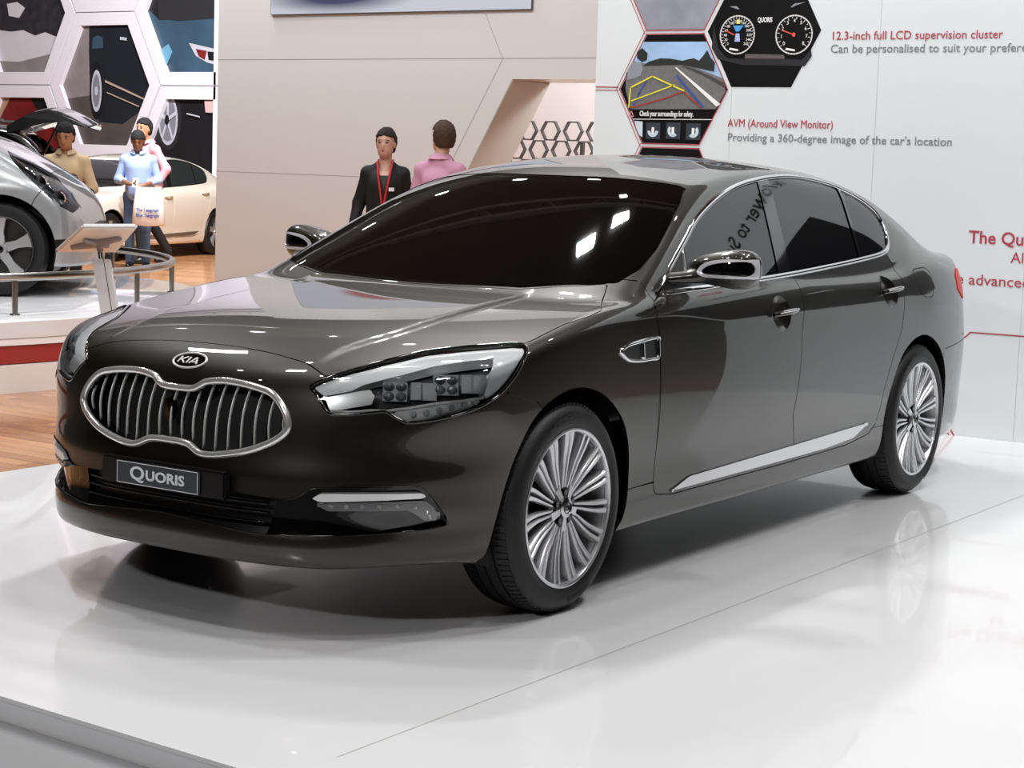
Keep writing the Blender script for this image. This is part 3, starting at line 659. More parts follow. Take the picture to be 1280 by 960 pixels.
# wheels
def make_wheel(parent):
    """wheel built about its own centre, outer face towards +y (y = 0 is the rim lip)"""
    tyre = MB()
    tyre.lathe([(.245, -.012), (.256, -.003), (.268, .004), (.285, .009), (.31, .006), (.328, -.006), (.338, -.022), (.3425, -.040), (.3435, -.066), (.338, -.067), (.338, -.075), (.3445, -.076), (.3455, -.108), (.339, -.109), (.339, -.119), (.3455, -.12), (.3455, -.150), (.338, -.151), (.338, -.159), (.3435, -.16), (.341, -.188), (.330, -.215), (.29, -.228), (.245, -.215)], 96)
    t = tyre.build('tyre', RUBBER, parent, sharp=50)
    for y0, y1, r0, r1 in ((-.020, -.058, .3385, .3455), (-.165, -.20, .3435, .336)):
        mb = MB()
        for k in range(96):        # tread blocks on the shoulder
            an = 2 * PI * k / 96; c, s_ = math.cos(an), math.sin(an)
            tx = (-s_, 0, c); w = .0075
            mb.add([(r * c + tx[0] * w * q, y, r * s_ + tx[2] * w * q) for r, y in ((r0 + .0025, y0), (r1 + .0025, y1)) for q in (-1, 1)] + [(r * c + tx[0] * w * q, y, r * s_ + tx[2] * w * q) for r, y in ((r0 - .01, y0), (r1 - .01, y1)) for q in (-1, 1)], [(0, 1, 3, 2), (0, 4, 5, 1), (2, 3, 7, 6), (0, 2, 6, 4), (1, 5, 7, 3)])
        mb.build('tread', RUBBER, t)
    for word, a_mid in (('Continental', PI / 2 - .25), ('Continental', -PI / 2 - .25)):
        Vt, Ft = text_mesh(word, .030, .0006, 'CENTER', bold=.0006)
        obj('tyre_lettering', [((.297 + b) * math.cos(a_mid + a / .31), .0098 - 1.2 * max(0, b - .008) ** 1.0 * .12 + c, (.297 + b) * math.sin(a_mid + a / .31)) for a, b, c in Vt], [tuple(reversed(f)) for f in Ft], mat('tyre_letter_grey', (.10, .10, .105), .5), t)
    rim = MB(); rim.lathe([(.246, -.014), (.2555, -.006), (.2615, .0), (.262, .004), (.257, .006), (.2505, .003), (.247, -.006), (.244, -.03), (.236, -.06), (.222, -.16), (.236, -.21), (.247, -.218)], 96)
    r = rim.build('rim', SILVER, parent)
    mb = MB(); mb.lathe([(.226, -.118), (.12, -.118), (.02, -.118)], 48); mb.build('brake_disc', DARKS, parent)
    sp = MB()
    for k in range(15):
        for s_ in (-1, 1):
            a0 = 2 * PI * k / 15 + PI / 2; pts = []
            for t_ in np.linspace(0, 1, 9):
                rr = .066 + (.2505 - .066) * t_; da = s_ * (.0062 + .0088 * t_) / rr + .16 * (t_ - .3) * (1 - t_)
                y = -.022 - .0055 * (1 - abs(2 * t_ - 1)) + .019 * t_
                pts.append((rr * math.cos(a0 + da), y, rr * math.sin(a0 + da), a0 + da, t_))
            V = []; F = []
            for x, y, z, an, t_ in pts:
                w = .0046 + .0060 * t_; tx, tz = -math.sin(an), math.cos(an)
                V += [(x + tx * w, y - .003, z + tz * w), (x + tx * w * .55, y + .003, z + tz * w * .55), (x - tx * w * .55, y + .003, z - tz * w * .55), (x - tx * w, y - .003, z - tz * w), (x - tx * w * .8, y - .032, z - tz * w * .8), (x + tx * w * .8, y - .032, z + tz * w * .8)]
            for i in range(8):
                for j in range(6): F.append((i * 6 + j, i * 6 + (j + 1) % 6, i * 6 + 6 + (j + 1) % 6, i * 6 + 6 + j))
            F.append(tuple(range(5, -1, -1))); F.append(tuple(48 + j for j in range(6)))
            sp.add(V, F)
    sp.build('spokes', SILVER, parent, sharp=40)
    hub = MB(); hub.lathe([(.0001, -.024), (.05, -.024), (.074, -.030), (.08, -.05), (.08, -.12)], 40); h = hub.build('hub', LAMPD, parent)
    for k in range(5):
        an = 2 * PI * k / 5 + .31; c = (.050 * math.cos(an), 0, .050 * math.sin(an)); mb = MB()
        mb.tube([(c[0], -.03, c[2]), (c[0], -.012, c[2])], .0105, 6); mb.build('wheel_nut', GLOSSB, h)
        an += PI / 5; mb = MB(); w = .012
        mb.add([(r_ * math.cos(an) - q * w * math.sin(an) * g, y, r_ * math.sin(an) + q * w * math.cos(an) * g) for r_, y, g in ((.03, -.012, .8), (.078, -.016, 1.2)) for q in (-1, 1)] + [(r_ * math.cos(an) - q * w * math.sin(an) * g, -.04, r_ * math.sin(an) + q * w * math.cos(an) * g) for r_, g in ((.03, .8), (.078, 1.2)) for q in (-1, 1)], [(0, 1, 3, 2), (0, 4, 5, 1), (2, 3, 7, 6), (0, 2, 6, 4), (1, 5, 7, 3)]); mb.build('hub_arm', SILVER, h)
    cap = MB(); cap.lathe([(.0001, -.002), (.026, -.003), (.034, -.007), (.036, -.02), (.036, -.035)], 32); cp = cap.build('centre_cap', SATIN, h)
    cf = lambda a, b, cc: (-a, -.0035 + cc, b)
    n = 24; mb = MB(); mb.tube([cf(.022 * math.cos(2 * PI * k / n), .018 * math.sin(2 * PI * k / n), 0.002) for k in range(n)], .0016, 6, True)
    for a, b_, c_, d_ in [(-.013, -.008, -.013, .008), (-.012, 0, -.005, .008), (-.012, 0, -.005, -.008), (-.001, -.008, -.001, .008), (.003, -.008, .008, .008), (.008, .008, .013, -.008), (.005, -.002, .011, -.002)]:
        mb.tube([cf(a, b_, .002), cf(c_, d_, .002)], .0013, 6)
    mb.build('cap_letters', GLOSSB, cp)
    return parent
def place_wheel(x, side, src=None):
    if src is None:
        w = empty('wheel', (x, .924 * side, .3455)); w.parent = car; make_wheel(w)
    return w
proto = None
wheels = []
for x, side in ((0, 1), (-3.045, 1), (0, -1), (-3.045, -1)):
    if not wheels: w = empty('wheel', (0, 0, 0)); w.parent = car; make_wheel(w)
    else: w = copy_tree(wheels[0], car)
    w.location = (x, .923 * side, .3470); w.rotation_euler = (0, .35 * (x < -1), 0 if side > 0 else PI); wheels.append(w)
# ------------------------------------------------------------------ the setting
HALL = -.078
FLOORW = mat('white_gloss_floor', (.93, .93, .935), .2, spec=.5, coat=.6, coat_rough=.025)
WALLW = mat('white_panel', (.855, .875, .885), .22, spec=.4)
WALLB = mat('warm_white_wall', (.84, .825, .82), .20, spec=.4)
WALLG = mat('reveal_shade_grey', (.70, .67, .645), .4)  # shade on the reveal, put into a darker grey
ALU = mat('brushed_aluminium', (.93, .93, .94), .4, .0)
CARPET = mat('grey_carpet', (.60, .60, .60), .9, noise=(90, .25))
SEAM = mat('joint_grey', (.60, .59, .58), .6)
DARKC = mat('dark_ceiling', (.40, .39, .36), .8)
def wood():
    m = bpy.data.materials.new('oak_boards'); m.use_nodes = True; nt = m.node_tree; b = nt.nodes['Principled BSDF']
    tc = nt.nodes.new('ShaderNodeTexCoord'); mp = nt.nodes.new('ShaderNodeMapping'); mp.inputs['Rotation'].default_value = (0, 0, PI / 2)
    br = nt.nodes.new('ShaderNodeTexBrick'); br.inputs['Scale'].default_value = 1.0; br.inputs['Brick Width'].default_value = 1.9; br.inputs['Row Height'].default_value = .115
    br.inputs['Mortar Size'].default_value = .0025; br.inputs['Color1'].default_value = lin((.80, .59, .41)) + (1,); br.inputs['Color2'].default_value = lin((.64, .43, .28)) + (1,); br.inputs['Mortar'].default_value = lin((.45, .28, .16)) + (1,)
    n = nt.nodes.new('ShaderNodeTexNoise'); n.inputs['Scale'].default_value = 3.5; n.inputs['Detail'].default_value = 5
    mp2 = nt.nodes.new('ShaderNodeMapping'); mp2.inputs['Scale'].default_value = (5, .35, 1)
    mx = nt.nodes.new('ShaderNodeMix'); mx.data_type = 'RGBA'; mx.blend_type = 'OVERLAY'; mx.inputs[0].default_value = .45
    nt.links.new(tc.outputs['Object'], mp.inputs[0]); nt.links.new(mp.outputs[0], br.inputs['Vector']); nt.links.new(tc.outputs['Object'], mp2.inputs[0]); nt.links.new(mp2.outputs[0], n.inputs['Vector'])
    nt.links.new(br.outputs['Color'], mx.inputs[6]); nt.links.new(n.outputs[0], mx.inputs[7]); nt.links.new(mx.outputs[2], b.inputs['Base Color'])
    b.inputs['Roughness'].default_value = .16; b.inputs['Specular IOR Level'].default_value = .4
    return m
def struct(o): o['kind'] = 'structure'; return o
struct(obj('floor', [(-40, -45, HALL), (-40, 14, HALL), (14, 14, HALL), (14, -45, HALL)], [(3, 2, 1, 0)], wood()))
# raised white stage with an aluminium kick face; its front edge runs past the camera
FE = lambda y: 1.789 + .0500 * (y - .28)
mb = MB(); n = 2
mb.prism([(-5.24, -2.405), (FE(-2.405), -2.405), (FE(4.3), 4.3), (-5.24, 4.3)], lambda a, b, c: (a, b, -.012 + c), .012); struct(mb.build('floor_stage', FLOORW))
mb = MB(); mb.prism([(-5.24, -2.40), (FE(-2.4) - .004, -2.40), (FE(4.3) - .004, 4.3), (-5.24, 4.3)], lambda a, b, c: (a, b, HALL + c), -.012 - HALL); struct(mb.build('trim_stage', ALU))
mb = MB(); mb.prism([(FE(-2.4) + .002, -2.4), (FE(-2.4) + .62, -2.4), (FE(4.3) + .62, 4.3), (FE(4.3) + .002, 4.3)], lambda a, b, c: (a, b, HALL + c), .012); struct(mb.build('trim_step', mat('step_grey', (.52, .52, .53), .5)))
mb = MB(); mb.prism([(FE(-2.4) + .625, -2.4), (14, -2.4), (14, 14), (-6, 14), (-6, 4.31), (FE(4.3) + .625, 4.31)], lambda a, b, c: (a, b, HALL + c), .004); struct(mb.build('floor_carpet', mat('dark_carpet', (.20, .19, .19), .9, noise=(90, .25))))
mb = MB()
for p, q in (((1.62, 1.28), (-5.06, 1.36)), ((-4.55, 1.36), (-4.62, -2.4))):      # joints in the stage top
    d = Vector((q[0] - p[0], q[1] - p[1], 0)).normalized(); t = Vector((-d.y, d.x, 0)) * .0016
    mb.add([(p[0] + t.x, p[1] + t.y, .0004), (q[0] + t.x, q[1] + t.y, .0004), (q[0] - t.x, q[1] - t.y, .0004), (p[0] - t.x, p[1] - t.y, .0004)], [(0, 1, 2, 3)])
struct(mb.build('trim_joint', SEAM))
# information wall behind the car
XW = -5.07
mb = MB(); mb.box((XW - .08, .47, 2.0), (.16, 5.13, 4.0)); struct(mb.build('wall_right', WALLW))
mb = MB()
for y in (-1.135, -.205, .72, 1.65, 2.58): mb.box((XW + .0004, y, 2.0), (.0012, .0022, 3.99))
struct(mb.build('trim_wall_joint', mat('joint_light', (.74, .745, .75), .5)))
# far warm-white wall with a slanted opening and a screen
XB = -11.0
YL, YO, YS = -10.735, -6.672, -8.02
mb = MB(); fb = lambda a, b, c: (XB - c, a, b)
mb.prism([(YL, HALL), (YS, HALL), (YO, 2.327), (YO, 6.2), (YL, 6.2)], fb, .72)
mb.prism([(YO, 2.327), (-3.4, 2.327), (-3.4, 6.2), (YO, 6.2)], fb, .72)
mb.prism([(-3.4, HALL), (-1.0, HALL), (-1.0, 6.2), (-3.4, 6.2)], fb, .72)
struct(mb.build('wall_back', WALLB))
mb = MB()
mb.prism([(YS + .004, HALL), (YS + .012, HALL), (YO + .006, 2.315), (YO - .002, 2.327)], lambda a, b, c: (XB - .004 - c, a, b), .71)
struct(mb.build('trim_reveal_shade', WALLG))  # thin sheet over the white jamb that carries its painted shade
mb = MB()
def joint(p, q, w=.006):
    d = Vector((0, q[0] - p[0], q[1] - p[1])).normalized(); t = Vector((0, -d.z, d.y)) * w / 2
    mb.add([(XB + .002, p[0] + t.y, p[1] + t.z), (XB + .002, q[0] + t.y, q[1] + t.z), (XB + .002, q[0] - t.y, q[1] - t.z), (XB + .002, p[0] - t.y, p[1] - t.z)], [(0, 1, 2, 3)])
J = [(-10.160, 2.551), (-6.793, 2.538), (-5.676, 2.530), (-7.343, 1.558), (-7.030, 2.997), (-6.846, 2.628), (-6.793, 2.538), (-10.680, 1.268), (-8.742, 1.307)]
joint((YL, J[1][1]), (-3.4, J[1][1])); joint(J[1], (J[3][0] - .9, J[3][1] - 1.55)); joint(J[4], J[5]); joint(J[5], J[1]); joint((YL, J[7][1]), (-7.4, J[7][1]), .004)
struct(mb.build('trim_back_joint', SEAM))
mb = MB(); mb.box((-13.4, -6.0, 1.6), (.1, 9.0, 3.4)); struct(mb.build('wall_inner', mat('pink_white_wall', (.88, .84, .825), .4)))
# honeycomb screen standing in the opening
hs = empty('honeycomb_screen', (-12.6, -5.6, HALL), 0, 'dark grey honeycomb screen standing behind the slanted wall opening', 'screen')
LAT = mat('lattice_grey', (.27, .26, .26), .4)
C = [(-7.276, 1.848), (-6.928, 1.845), (-6.575, 1.843), (-7.450, 1.648), (-7.098, 1.647), (-6.742, 1.646)]
mb = MB(); R0 = .118
cs = [(-8.2 + .292 * i, 1.62 - .2 * j + .0) for i in range(16) for j in range(0, 9)]
for i in range(14):
    for j in range(8):
        cy = C[1][0] - .30 * (i - 9) - .0; cz = C[1][1] - .215 * j; cy += -.15 if j % 2 else 0
        P = [(cy + .125 * math.cos(PI / 3 * k), cz + .125 * math.sin(PI / 3 * k)) for k in range(6)]; Q = [(cy + .108 * math.cos(PI / 3 * k), cz + .108 * math.sin(PI / 3 * k)) for k in range(6)]
        for k in range(6):
            a, b = k, (k + 1) % 6; mb.prism([P[a], P[b], Q[b], Q[a]], lambda y, z, c: (-12.6 - c - .1, y - -5.6 + -5.6 + 5.6, z - HALL - 0) if False else (-.02 - c, y + 5.6, z - HALL), .05)
o = mb.build('lattice', LAT, hs)
for y in (-1.2, 2.2): mb = MB(); mb.box((-.045, y, .9), (.04, .04, 1.8)); mb.build('screen_post', LAT, hs)
# bright video screen on the back wall
scr = MB(); y0, y1, z0, z1 = -9.92, -6.45, 3.032, 5.05
scr.box((XB + .016, (y0 + y1) / 2, (z0 + z1) / 2), (.032, y1 - y0 + .012, z1 - z0 + .012)); so = scr.build('video_screen', mat('screen_case', (.35, .35, .38), .5))
tag(so, 'bright video screen high on the warm white wall, mostly out of frame', 'screen')
def led():
    m = bpy.data.materials.new('video_picture'); m.use_nodes = True; nt = m.node_tree; b = nt.nodes['Principled BSDF']
    tc = nt.nodes.new('ShaderNodeTexCoord'); sp = nt.nodes.new('ShaderNodeSeparateXYZ'); nt.links.new(tc.outputs['Object'], sp.inputs[0])
    def node(op, a, b_=None):
        n = nt.nodes.new('ShaderNodeMath'); n.operation = op
        for i, v in enumerate((a, b_)):
            if v is None: continue
            if isinstance(v, (int, float)): n.inputs[i].default_value = v
            else: nt.links.new(v, n.inputs[i])
        return n.outputs[0]
    def blob(cy, cz, ry, rz, soft):
        u = node('DIVIDE', node('SUBTRACT', sp.outputs[1], cy), ry); v = node('DIVIDE', node('SUBTRACT', sp.outputs[2], cz), rz)
        d = node('SQRT', node('ADD', node('MULTIPLY', u, u), node('MULTIPLY', v, v))); mr = nt.nodes.new('ShaderNodeMapRange'); mr.inputs[1].default_value = 1 - soft; mr.inputs[2].default_value = 1 + soft; mr.inputs[3].default_value = 1; mr.inputs[4].default_value = 0
        nt.links.new(d, mr.inputs[0]); return mr.outputs[0]
    def mix(f, a, c):
        mx = nt.nodes.new('ShaderNodeMix'); mx.data_type = 'RGBA'; nt.links.new(f, mx.inputs[0])
        if isinstance(a, tuple): mx.inputs[6].default_value = a
        else: nt.links.new(a, mx.inputs[6])
        mx.inputs[7].default_value = c; return mx.outputs[2]
    c = mix(blob(-9.0, 3.20, .75, .12, .5), (.78, .80, .90, 1), (.05, .06, .16, 1))
    c = mix(blob(-8.2, 4.1, .9, .32, .15), c, (.45, .01, .03, 1)); c = mix(blob(-7.2, 4.4, .35, .3, .2), c, (.12, .2, .5, 1))
    b.inputs['Base Color'].default_value = (.02, .02, .02, 1); nt.links.new(c, b.inputs['Emission Color']); b.inputs['Emission Strength'].default_value = 1.5
    return m
mb = MB(); mb.add([(XB + .034, y0, z0), (XB + .034, y1, z0), (XB + .034, y1, z1), (XB + .034, y0, z1)], [(0, 1, 2, 3)]); mb.build('picture', led(), so)
# the hall: dark roof, distant dark sides
mb = MB(); mb.box((-12, -14, 12.1), (60, 64, .2)); struct(mb.build('ceiling', DARKC))
mb = MB()
for x in (-16, -10.5, -6.5, -2.5, 1.5): mb.tube([(x, -30, 7.6), (x, 10, 7.6)], .05, 8); mb.tube([(x + .35, -30, 7.6), (x + .35, 10, 7.6)], .05, 8); mb.tube([(x + .17, -30, 7.95), (x + .17, 10, 7.95)], .05, 8)
for x in (-16, -10.5, -6.5, -2.5, 1.5):
    for k in range(80): mb.tube([(x + (.35 if k % 2 else 0), -30 + k * .5, 7.6), (x + .17, -29.75 + k * .5, 7.95), (x + (0 if k % 2 else .35), -29.5 + k * .5, 7.6)], .018, 5)
struct(mb.build('trim_truss', mat('truss_grey', (.62, .62, .60), .5)))
mb = MB(); mb.box((-27, -14, 5.9), (.2, 64, 12.2)); struct(mb.build('wall_far', mat('hall_grey', (.35, .34, .34), .8)))
mb = MB(); mb.box((14.1, -15, 6), (.2, 62, 12.4)); mb.box((-6, 14.2, 6), (40, .2, 12.4)); struct(mb.build('wall_hall', mat('hall_dark', (.10, .10, .105), .8)))

# ------------------------------------------------------------------ information wall: pictures and lettering
RED = mat('print_red', (.68, .26, .32), .4); GREYT = mat('print_grey', (.50, .52, .55), .4); INK = mat('print_black', (.05, .05, .06), .35); WHT = mat('print_white', (.93, .93, .93), .4)
def fw(a, b, c): return (XW + c, a, b)
def plate(name, poly, m, parent=None, lay=1, t=.0012):
    mb = MB(); mb.prism(poly, lambda a, b, c: (XW + .0006 + lay * .0013 - t + c, a, b), t); return mb.build(name, m, parent)
def stroke(name, pts, w, m, parent=None, lay=2, closed=False):
    mb = MB(); P = [Vector((p[0], p[1])) for p in pts]; n = len(P)
    for i in range(n if closed else n - 1):
        a, b = P[i], P[(i + 1) % n]; d = (b - a).normalized(); t = Vector((-d.y, d.x)) * w / 2; a = a - d * w * .3; b = b + d * w * .3
        mb.prism([(a + t)[:], (b + t)[:], (b - t)[:], (a - t)[:]], lambda y, z, c: (XW + .0006 + lay * .0013 - .001 + c, y, z), .001)
    return mb.build(name, m, parent)
def wtext(s, y, z, size, m, label, width=None, bold=0.0):
    o = text_obj('wall_lettering', s, size, lambda a, b, c: (XW + .0012 + c, y + a, z + b), m, width=width, bold=bold)
    return tag(o, label, 'lettering')
wtext('12.3-inch full LCD supervision cluster', -.510, 2.232, .068, RED, 'red wall text reading 12.3-inch full LCD supervision cluster', 1.012)
wtext('Can be personalised to suit your preference', -.508, 2.158, .068, GREYT, 'grey wall text reading Can be personalised to suit your preference', 1.26)
wtext('AVM (Around View Monitor)', -1.152, 1.720, .068, RED, 'red wall text reading AVM (Around View Monitor)', .685)
wtext("Providing a 360-degree image of the car's location", -1.150, 1.636, .068, GREYT, "grey wall text on the 360-degree image of the car's location", 1.405)
wtext('The Quoris', .392, 1.098, .10, RED, 'larger dark red heading beginning The Quoris at the right edge', .47, .0012)
wtext('All', .640, 1.000, .085, RED, 'short red wall word All below the larger red heading', .09)
wtext('the advanced', .255, .865, .085, RED, 'red wall text ending the advanced beside the red tail lamp', .50)
def hexa(c, w, h, s): return [(c[0] - w * s, c[1]), (c[0] - w * .53 * s, c[1] + h * s), (c[0] + w * .53 * s, c[1] + h * s), (c[0] + w * s, c[1]), (c[0] + w * .53 * s, c[1] - h * s), (c[0] - w * .53 * s, c[1] - h * s)]
HW, HH = .389, .346; HC = (-1.538, 1.942)
def hexpic(c, label, bg, outline=True):
    o = plate('picture_panel', hexa(c, HW, HH, .955), bg, None, 1); tag(o, label, 'picture')
    if outline:
        stroke('outline', hexa(c, HW, HH, .968), .006, RED, o, 3, True); q_ = hexa(c, HW, HH, 1.030); stroke('outline', [q_[5], q_[0], q_[1]], .004, RED, o, 1)
    return o
# parking view picture
avm = hexpic(HC, 'hexagonal wall picture of a rear parking camera view with coloured guide lines', INK)
SKY = mat('print_sky', (.62, .74, .88), .5, noise=(6, .3)); ROAD = mat('print_road', (.42, .42, .42), .6, noise=(40, .25)); TREE = mat('print_tree', (.12, .14, .13), .6)
A = [(-1.765, 2.230), (-1.319, 2.228), (-1.263, 2.123), (-1.200, 2.009), (-1.174, 1.934), (-1.236, 1.824), (-1.829, 1.817), (-1.871, 1.935), (-1.873, 2.038)]
plate('photo_sky', A, SKY, avm, 2)
A = [(-1.819, 2.110), (-1.711, 2.094), (-1.595, 2.107), (-1.478, 2.099), (-1.362, 2.064), (-1.200, 2.009), (-1.174, 1.934), (-1.236, 1.824), (-1.829, 1.817), (-1.871, 1.935), (-1.873, 2.038)]
plate('photo_road', A, ROAD, avm, 3)
A = [(-1.752, 2.084), (-1.712, 2.110), (-1.631, 2.130), (-1.561, 2.127), (-1.479, 2.114), (-1.433, 2.124), (-1.399, 2.129), (-1.364, 2.114), (-1.332, 2.148), (-1.311, 2.178), (-1.286, 2.133), (-1.255, 2.103), (-1.259, 2.049), (-1.362, 2.069), (-1.478, 2.091)]
plate('photo_trees', A, TREE, avm, 4)
A = [(-1.800, 2.171), (-1.763, 2.193), (-1.724, 2.160), (-1.727, 2.120), (-1.759, 2.108), (-1.796, 2.130)]
plate('photo_trees', A, TREE, avm, 4)
A = [(-1.833, 2.105), (-1.771, 2.105), (-1.752, 2.069), (-1.767, 2.023), (-1.814, 2.007), (-1.861, 1.997), (-1.862, 2.059)]
plate('photo_car', A, mat('print_silver', (.55, .57, .60), .4), avm, 4)
A = [(-1.478, 2.089), (-1.361, 2.054), (-1.182, 1.979), (-1.175, 1.949), (-1.337, 2.029), (-1.477, 2.079)]
plate('photo_kerb', A, mat('print_kerb', (.25, .25, .26), .6), avm, 4)
A = [(-1.529, 2.074), (-1.517, 2.074), (-1.204, 1.854), (-1.231, 1.839)]
plate('photo_line', A, WHT, avm, 5)
YEL = mat('print_yellow', (.90, .86, .25), .5); BLU = mat('print_blue', (.22, .33, .62), .5); RD2 = mat('print_guide_red', (.66, .20, .16), .5)
stroke('guide_line', [(-1.842, 1.828), (-1.833, 1.951), (-1.682, 2.020), (-1.458, 1.932)], .009, YEL, avm, 6); stroke('guide_line', [(-1.825, 1.868), (-1.524, 1.968)], .007, YEL, avm, 6)
stroke('guide_line', [(-1.812, 1.833), (-1.774, 1.915), (-1.719, 2.003), (-1.682, 2.018)], .008, BLU, avm, 5); stroke('guide_line', [(-1.509, 2.023), (-1.322, 1.838)], .012, BLU, avm, 6)
stroke('guide_line', [(-1.818, 1.828), (-1.584, 1.886), (-1.464, 1.928), (-1.339, 1.833)], .008, RD2, avm, 6)
o = text_obj('caption', 'Check your surroundings for safety.', .045, (lambda q: (lambda a, b, c: (XW + .009 + c, q[0][0] + a, q[0][1] + b)))([(-1.761, 1.777), (-1.262, 1.779)]), WHT, avm, width=.375, bold=.0006)
stroke('caption_line', [(-1.808, 1.756), (-1.261, 1.761)], .004, WHT, avm, 5)
BTN = mat('print_button', (.22, .24, .28), .4); BTL = mat('print_pale_blue', (.78, .84, .88), .4)
for px in (224, 345, 466):
    q = [(-1.663, 1.686), (-1.522, 1.689), (-1.382, 1.686), (-1.598, 1.688)]
    c = q[(224, 345, 466).index(px)]; r = .038
    plate('button', [(c[0] + dx, c[1] + dz) for dx, dz in ((-.05, -.05), (.05, -.05), (.05, .05), (-.05, .05))], BTN, avm, 3)
    a0 = {224: PI, 345: PI * .75, 466: PI * 1.25}[px]
    arc = [(c[0] + r * math.cos(a0 + PI * t / 10), c[1] + r * math.sin(a0 + PI * t / 10)) for t in range(11)]; arc2 = [(c[0] + .018 * math.cos(a0 + PI * t / 10), c[1] + .018 * math.sin(a0 + PI * t / 10)) for t in range(10, -1, -1)]
    plate('button_arc', arc + arc2, BTL, avm, 5); plate('button_car', [(c[0] + dx, c[1] + dz) for dx, dz in ((-.009, -.018), (.009, -.018), (.009, .022), (-.009, .022))], WHT, avm, 6)
A = [(-1.799, 1.746), (-1.740, 1.742), (-1.737, 1.644), (-1.772, 1.669)]
plate('button', A, BTL, avm, 3)
stroke('warning_sign', [(-1.839, 1.773), (-1.823, 1.807), (-1.805, 1.773)], .005, mat('print_pink', (.85, .6, .6), .5), avm, 5, True)
# cloudy picture above, dark picture below
up = hexpic((HC[0], HC[1] + 2 * HH), 'hexagonal wall picture of a cloudy grey sky cut by the top of the photo', mat('print_cloud', (.55, .56, .60), .5, noise=(5, .5)))
low = hexpic((HC[0], HC[1] - 2 * HH), 'dark hexagonal wall picture just above the bronze car roof', INK)
# instrument picture
IC = (HC[0] + HW * 1.53, HC[1] + HH); ins = hexpic(IC, 'black hexagonal wall picture of two round instrument dials', INK, False)
ins2 = None
DSH = mat('print_dash', (.13, .135, .15), .5); DSL = mat('print_dash_light', (.55, .55, .58), .5)
A = [(-1.275, 2.327), (-1.241, 2.190), (-1.177, 2.130), (-1.077, 2.124), (-0.801, 2.123), (-0.685, 2.116), (-0.630, 2.174), (-0.622, 2.139), (-0.664, 2.081), (-1.075, 2.088), (-1.238, 2.124), (-1.282, 2.190)]
plate('photo_hood', A, DSH, ins, 2)
A = [(-1.055, 2.153), (-0.802, 2.147), (-0.794, 2.123), (-1.057, 2.126)]
plate('photo_strip', A, mat('print_strip', (.36, .33, .33), .5), ins, 3)
A = [(-1.173, 2.435), (-1.127, 2.436), (-1.109, 2.419), (-1.116, 2.416)]
plate('photo_glint', A, DSL, ins, 3)
A = [(-0.772, 2.425), (-0.748, 2.444), (-0.678, 2.450), (-0.735, 2.435), (-0.766, 2.422)]
plate('photo_glint', A, DSL, ins, 3)
q = [(-1.112, 2.266), (-0.741, 2.263), (-1.225, 2.267), (-0.857, 2.264), (-1.118, 2.378)]
for c, ry, rz, tick, needle in ((q[0], abs(q[0][0] - q[2][0]), abs(q[4][1] - q[0][1]), 26, 2.82), (q[1], abs(q[1][0] - q[3][0]), abs(q[4][1] - q[0][1]), 18, 2.80)):
    n = 40; ring = [(c[0] + ry * math.cos(2 * PI * k / n), c[1] + rz * math.sin(2 * PI * k / n)) for k in range(n)]
    d = plate('dial', ring, INK, ins, 4); stroke('dial_ring', ring, .008, WHT, d, 6, True)
    mb = MB()
    for k in range(tick):
        an = -.7 + (PI + 1.4) * k / (tick - 1); r0 = .90 - (.10 if k % 2 == 0 else .05)
        a = Vector((c[0] + ry * .93 * math.cos(an), c[1] + rz * .93 * math.sin(an))); b = Vector((c[0] + ry * r0 * math.cos(an), c[1] + rz * r0 * math.sin(an))); dd = (b - a).normalized(); t = Vector((-dd.y, dd.x)) * .0016
        mb.prism([(a + t)[:], (b + t)[:], (b - t)[:], (a - t)[:]], lambda y, z, cc: (XW + .0085 + cc, y, z), .0006)
    mb.build('dial_ticks', WHT, d)
    nums = ('0 20 40 60 80 100 120 140 160 180 200 220 240 260'.split() if tick == 26 else '0 1 2 3 4 5 6 7 8'.split())
    for k, s in enumerate(nums):
        an = PI + .7 - (PI + 1.4) * k / (len(nums) - 1); p = (c[0] + ry * .70 * math.cos(an), c[1] + rz * .72 * math.sin(an))
        text_obj('dial_number', s, .022 if tick == 26 else .03, (lambda p: (lambda a, b, cc: (XW + .0085 + cc, p[0] + a, p[1] - .008 + b)))(p), WHT, d, align='CENTER', ext=.0004)
    a = (c[0] + ry * .72 * math.cos(needle), c[1] + rz * .72 * math.sin(needle)); stroke('needle', [a, (c[0] + (0 if tick == 18 else -.02), c[1])], .007, mat('print_needle', (.85, .35, .30), .4), d, 7)
    plate('dial_gauge', [(c[0] - ry * .45, c[1] - rz * .78), (c[0] + ry * .1, c[1] - rz * .86), (c[0] + ry * .08, c[1] - rz * .76), (c[0] - ry * .40, c[1] - rz * .68)], WHT, d, 6)
c = q[0]
plate('dial_symbol', [(c[0] - .03, c[1] + .055), (c[0] + .04, c[1] + .055), (c[0] + .01, c[1] + .02), (c[0] - .01, c[1] + .02)], mat('print_bright_blue', (.30, .62, .88), .4), ins, 6)
plate('dial_symbol', [(c[0] - .016, c[1] - .04), (c[0] + .02, c[1] - .04), (c[0] + .014, c[1] + .008), (c[0] - .010, c[1] + .008)], mat('print_lilac', (.68, .72, .90), .4), ins, 6)
plate('dial_symbol', [(c[0] - .008, c[1] + .065), (c[0] + .014, c[1] + .065), (c[0] + .014, c[1] + .09), (c[0] - .008, c[1] + .09)], YEL, ins, 6)
plate('dial_symbol', [(c[1] * 0 + q[1][0] + .011 * math.cos(k * PI / 6), q[1][1] + .013 * math.sin(k * PI / 6)) for k in range(12)], mat('print_needle', (.85, .35, .30)), ins, 8)
qq = [(-0.982, 2.339), (-0.887, 2.338), (-0.998, 2.314), (-0.863, 2.313)]
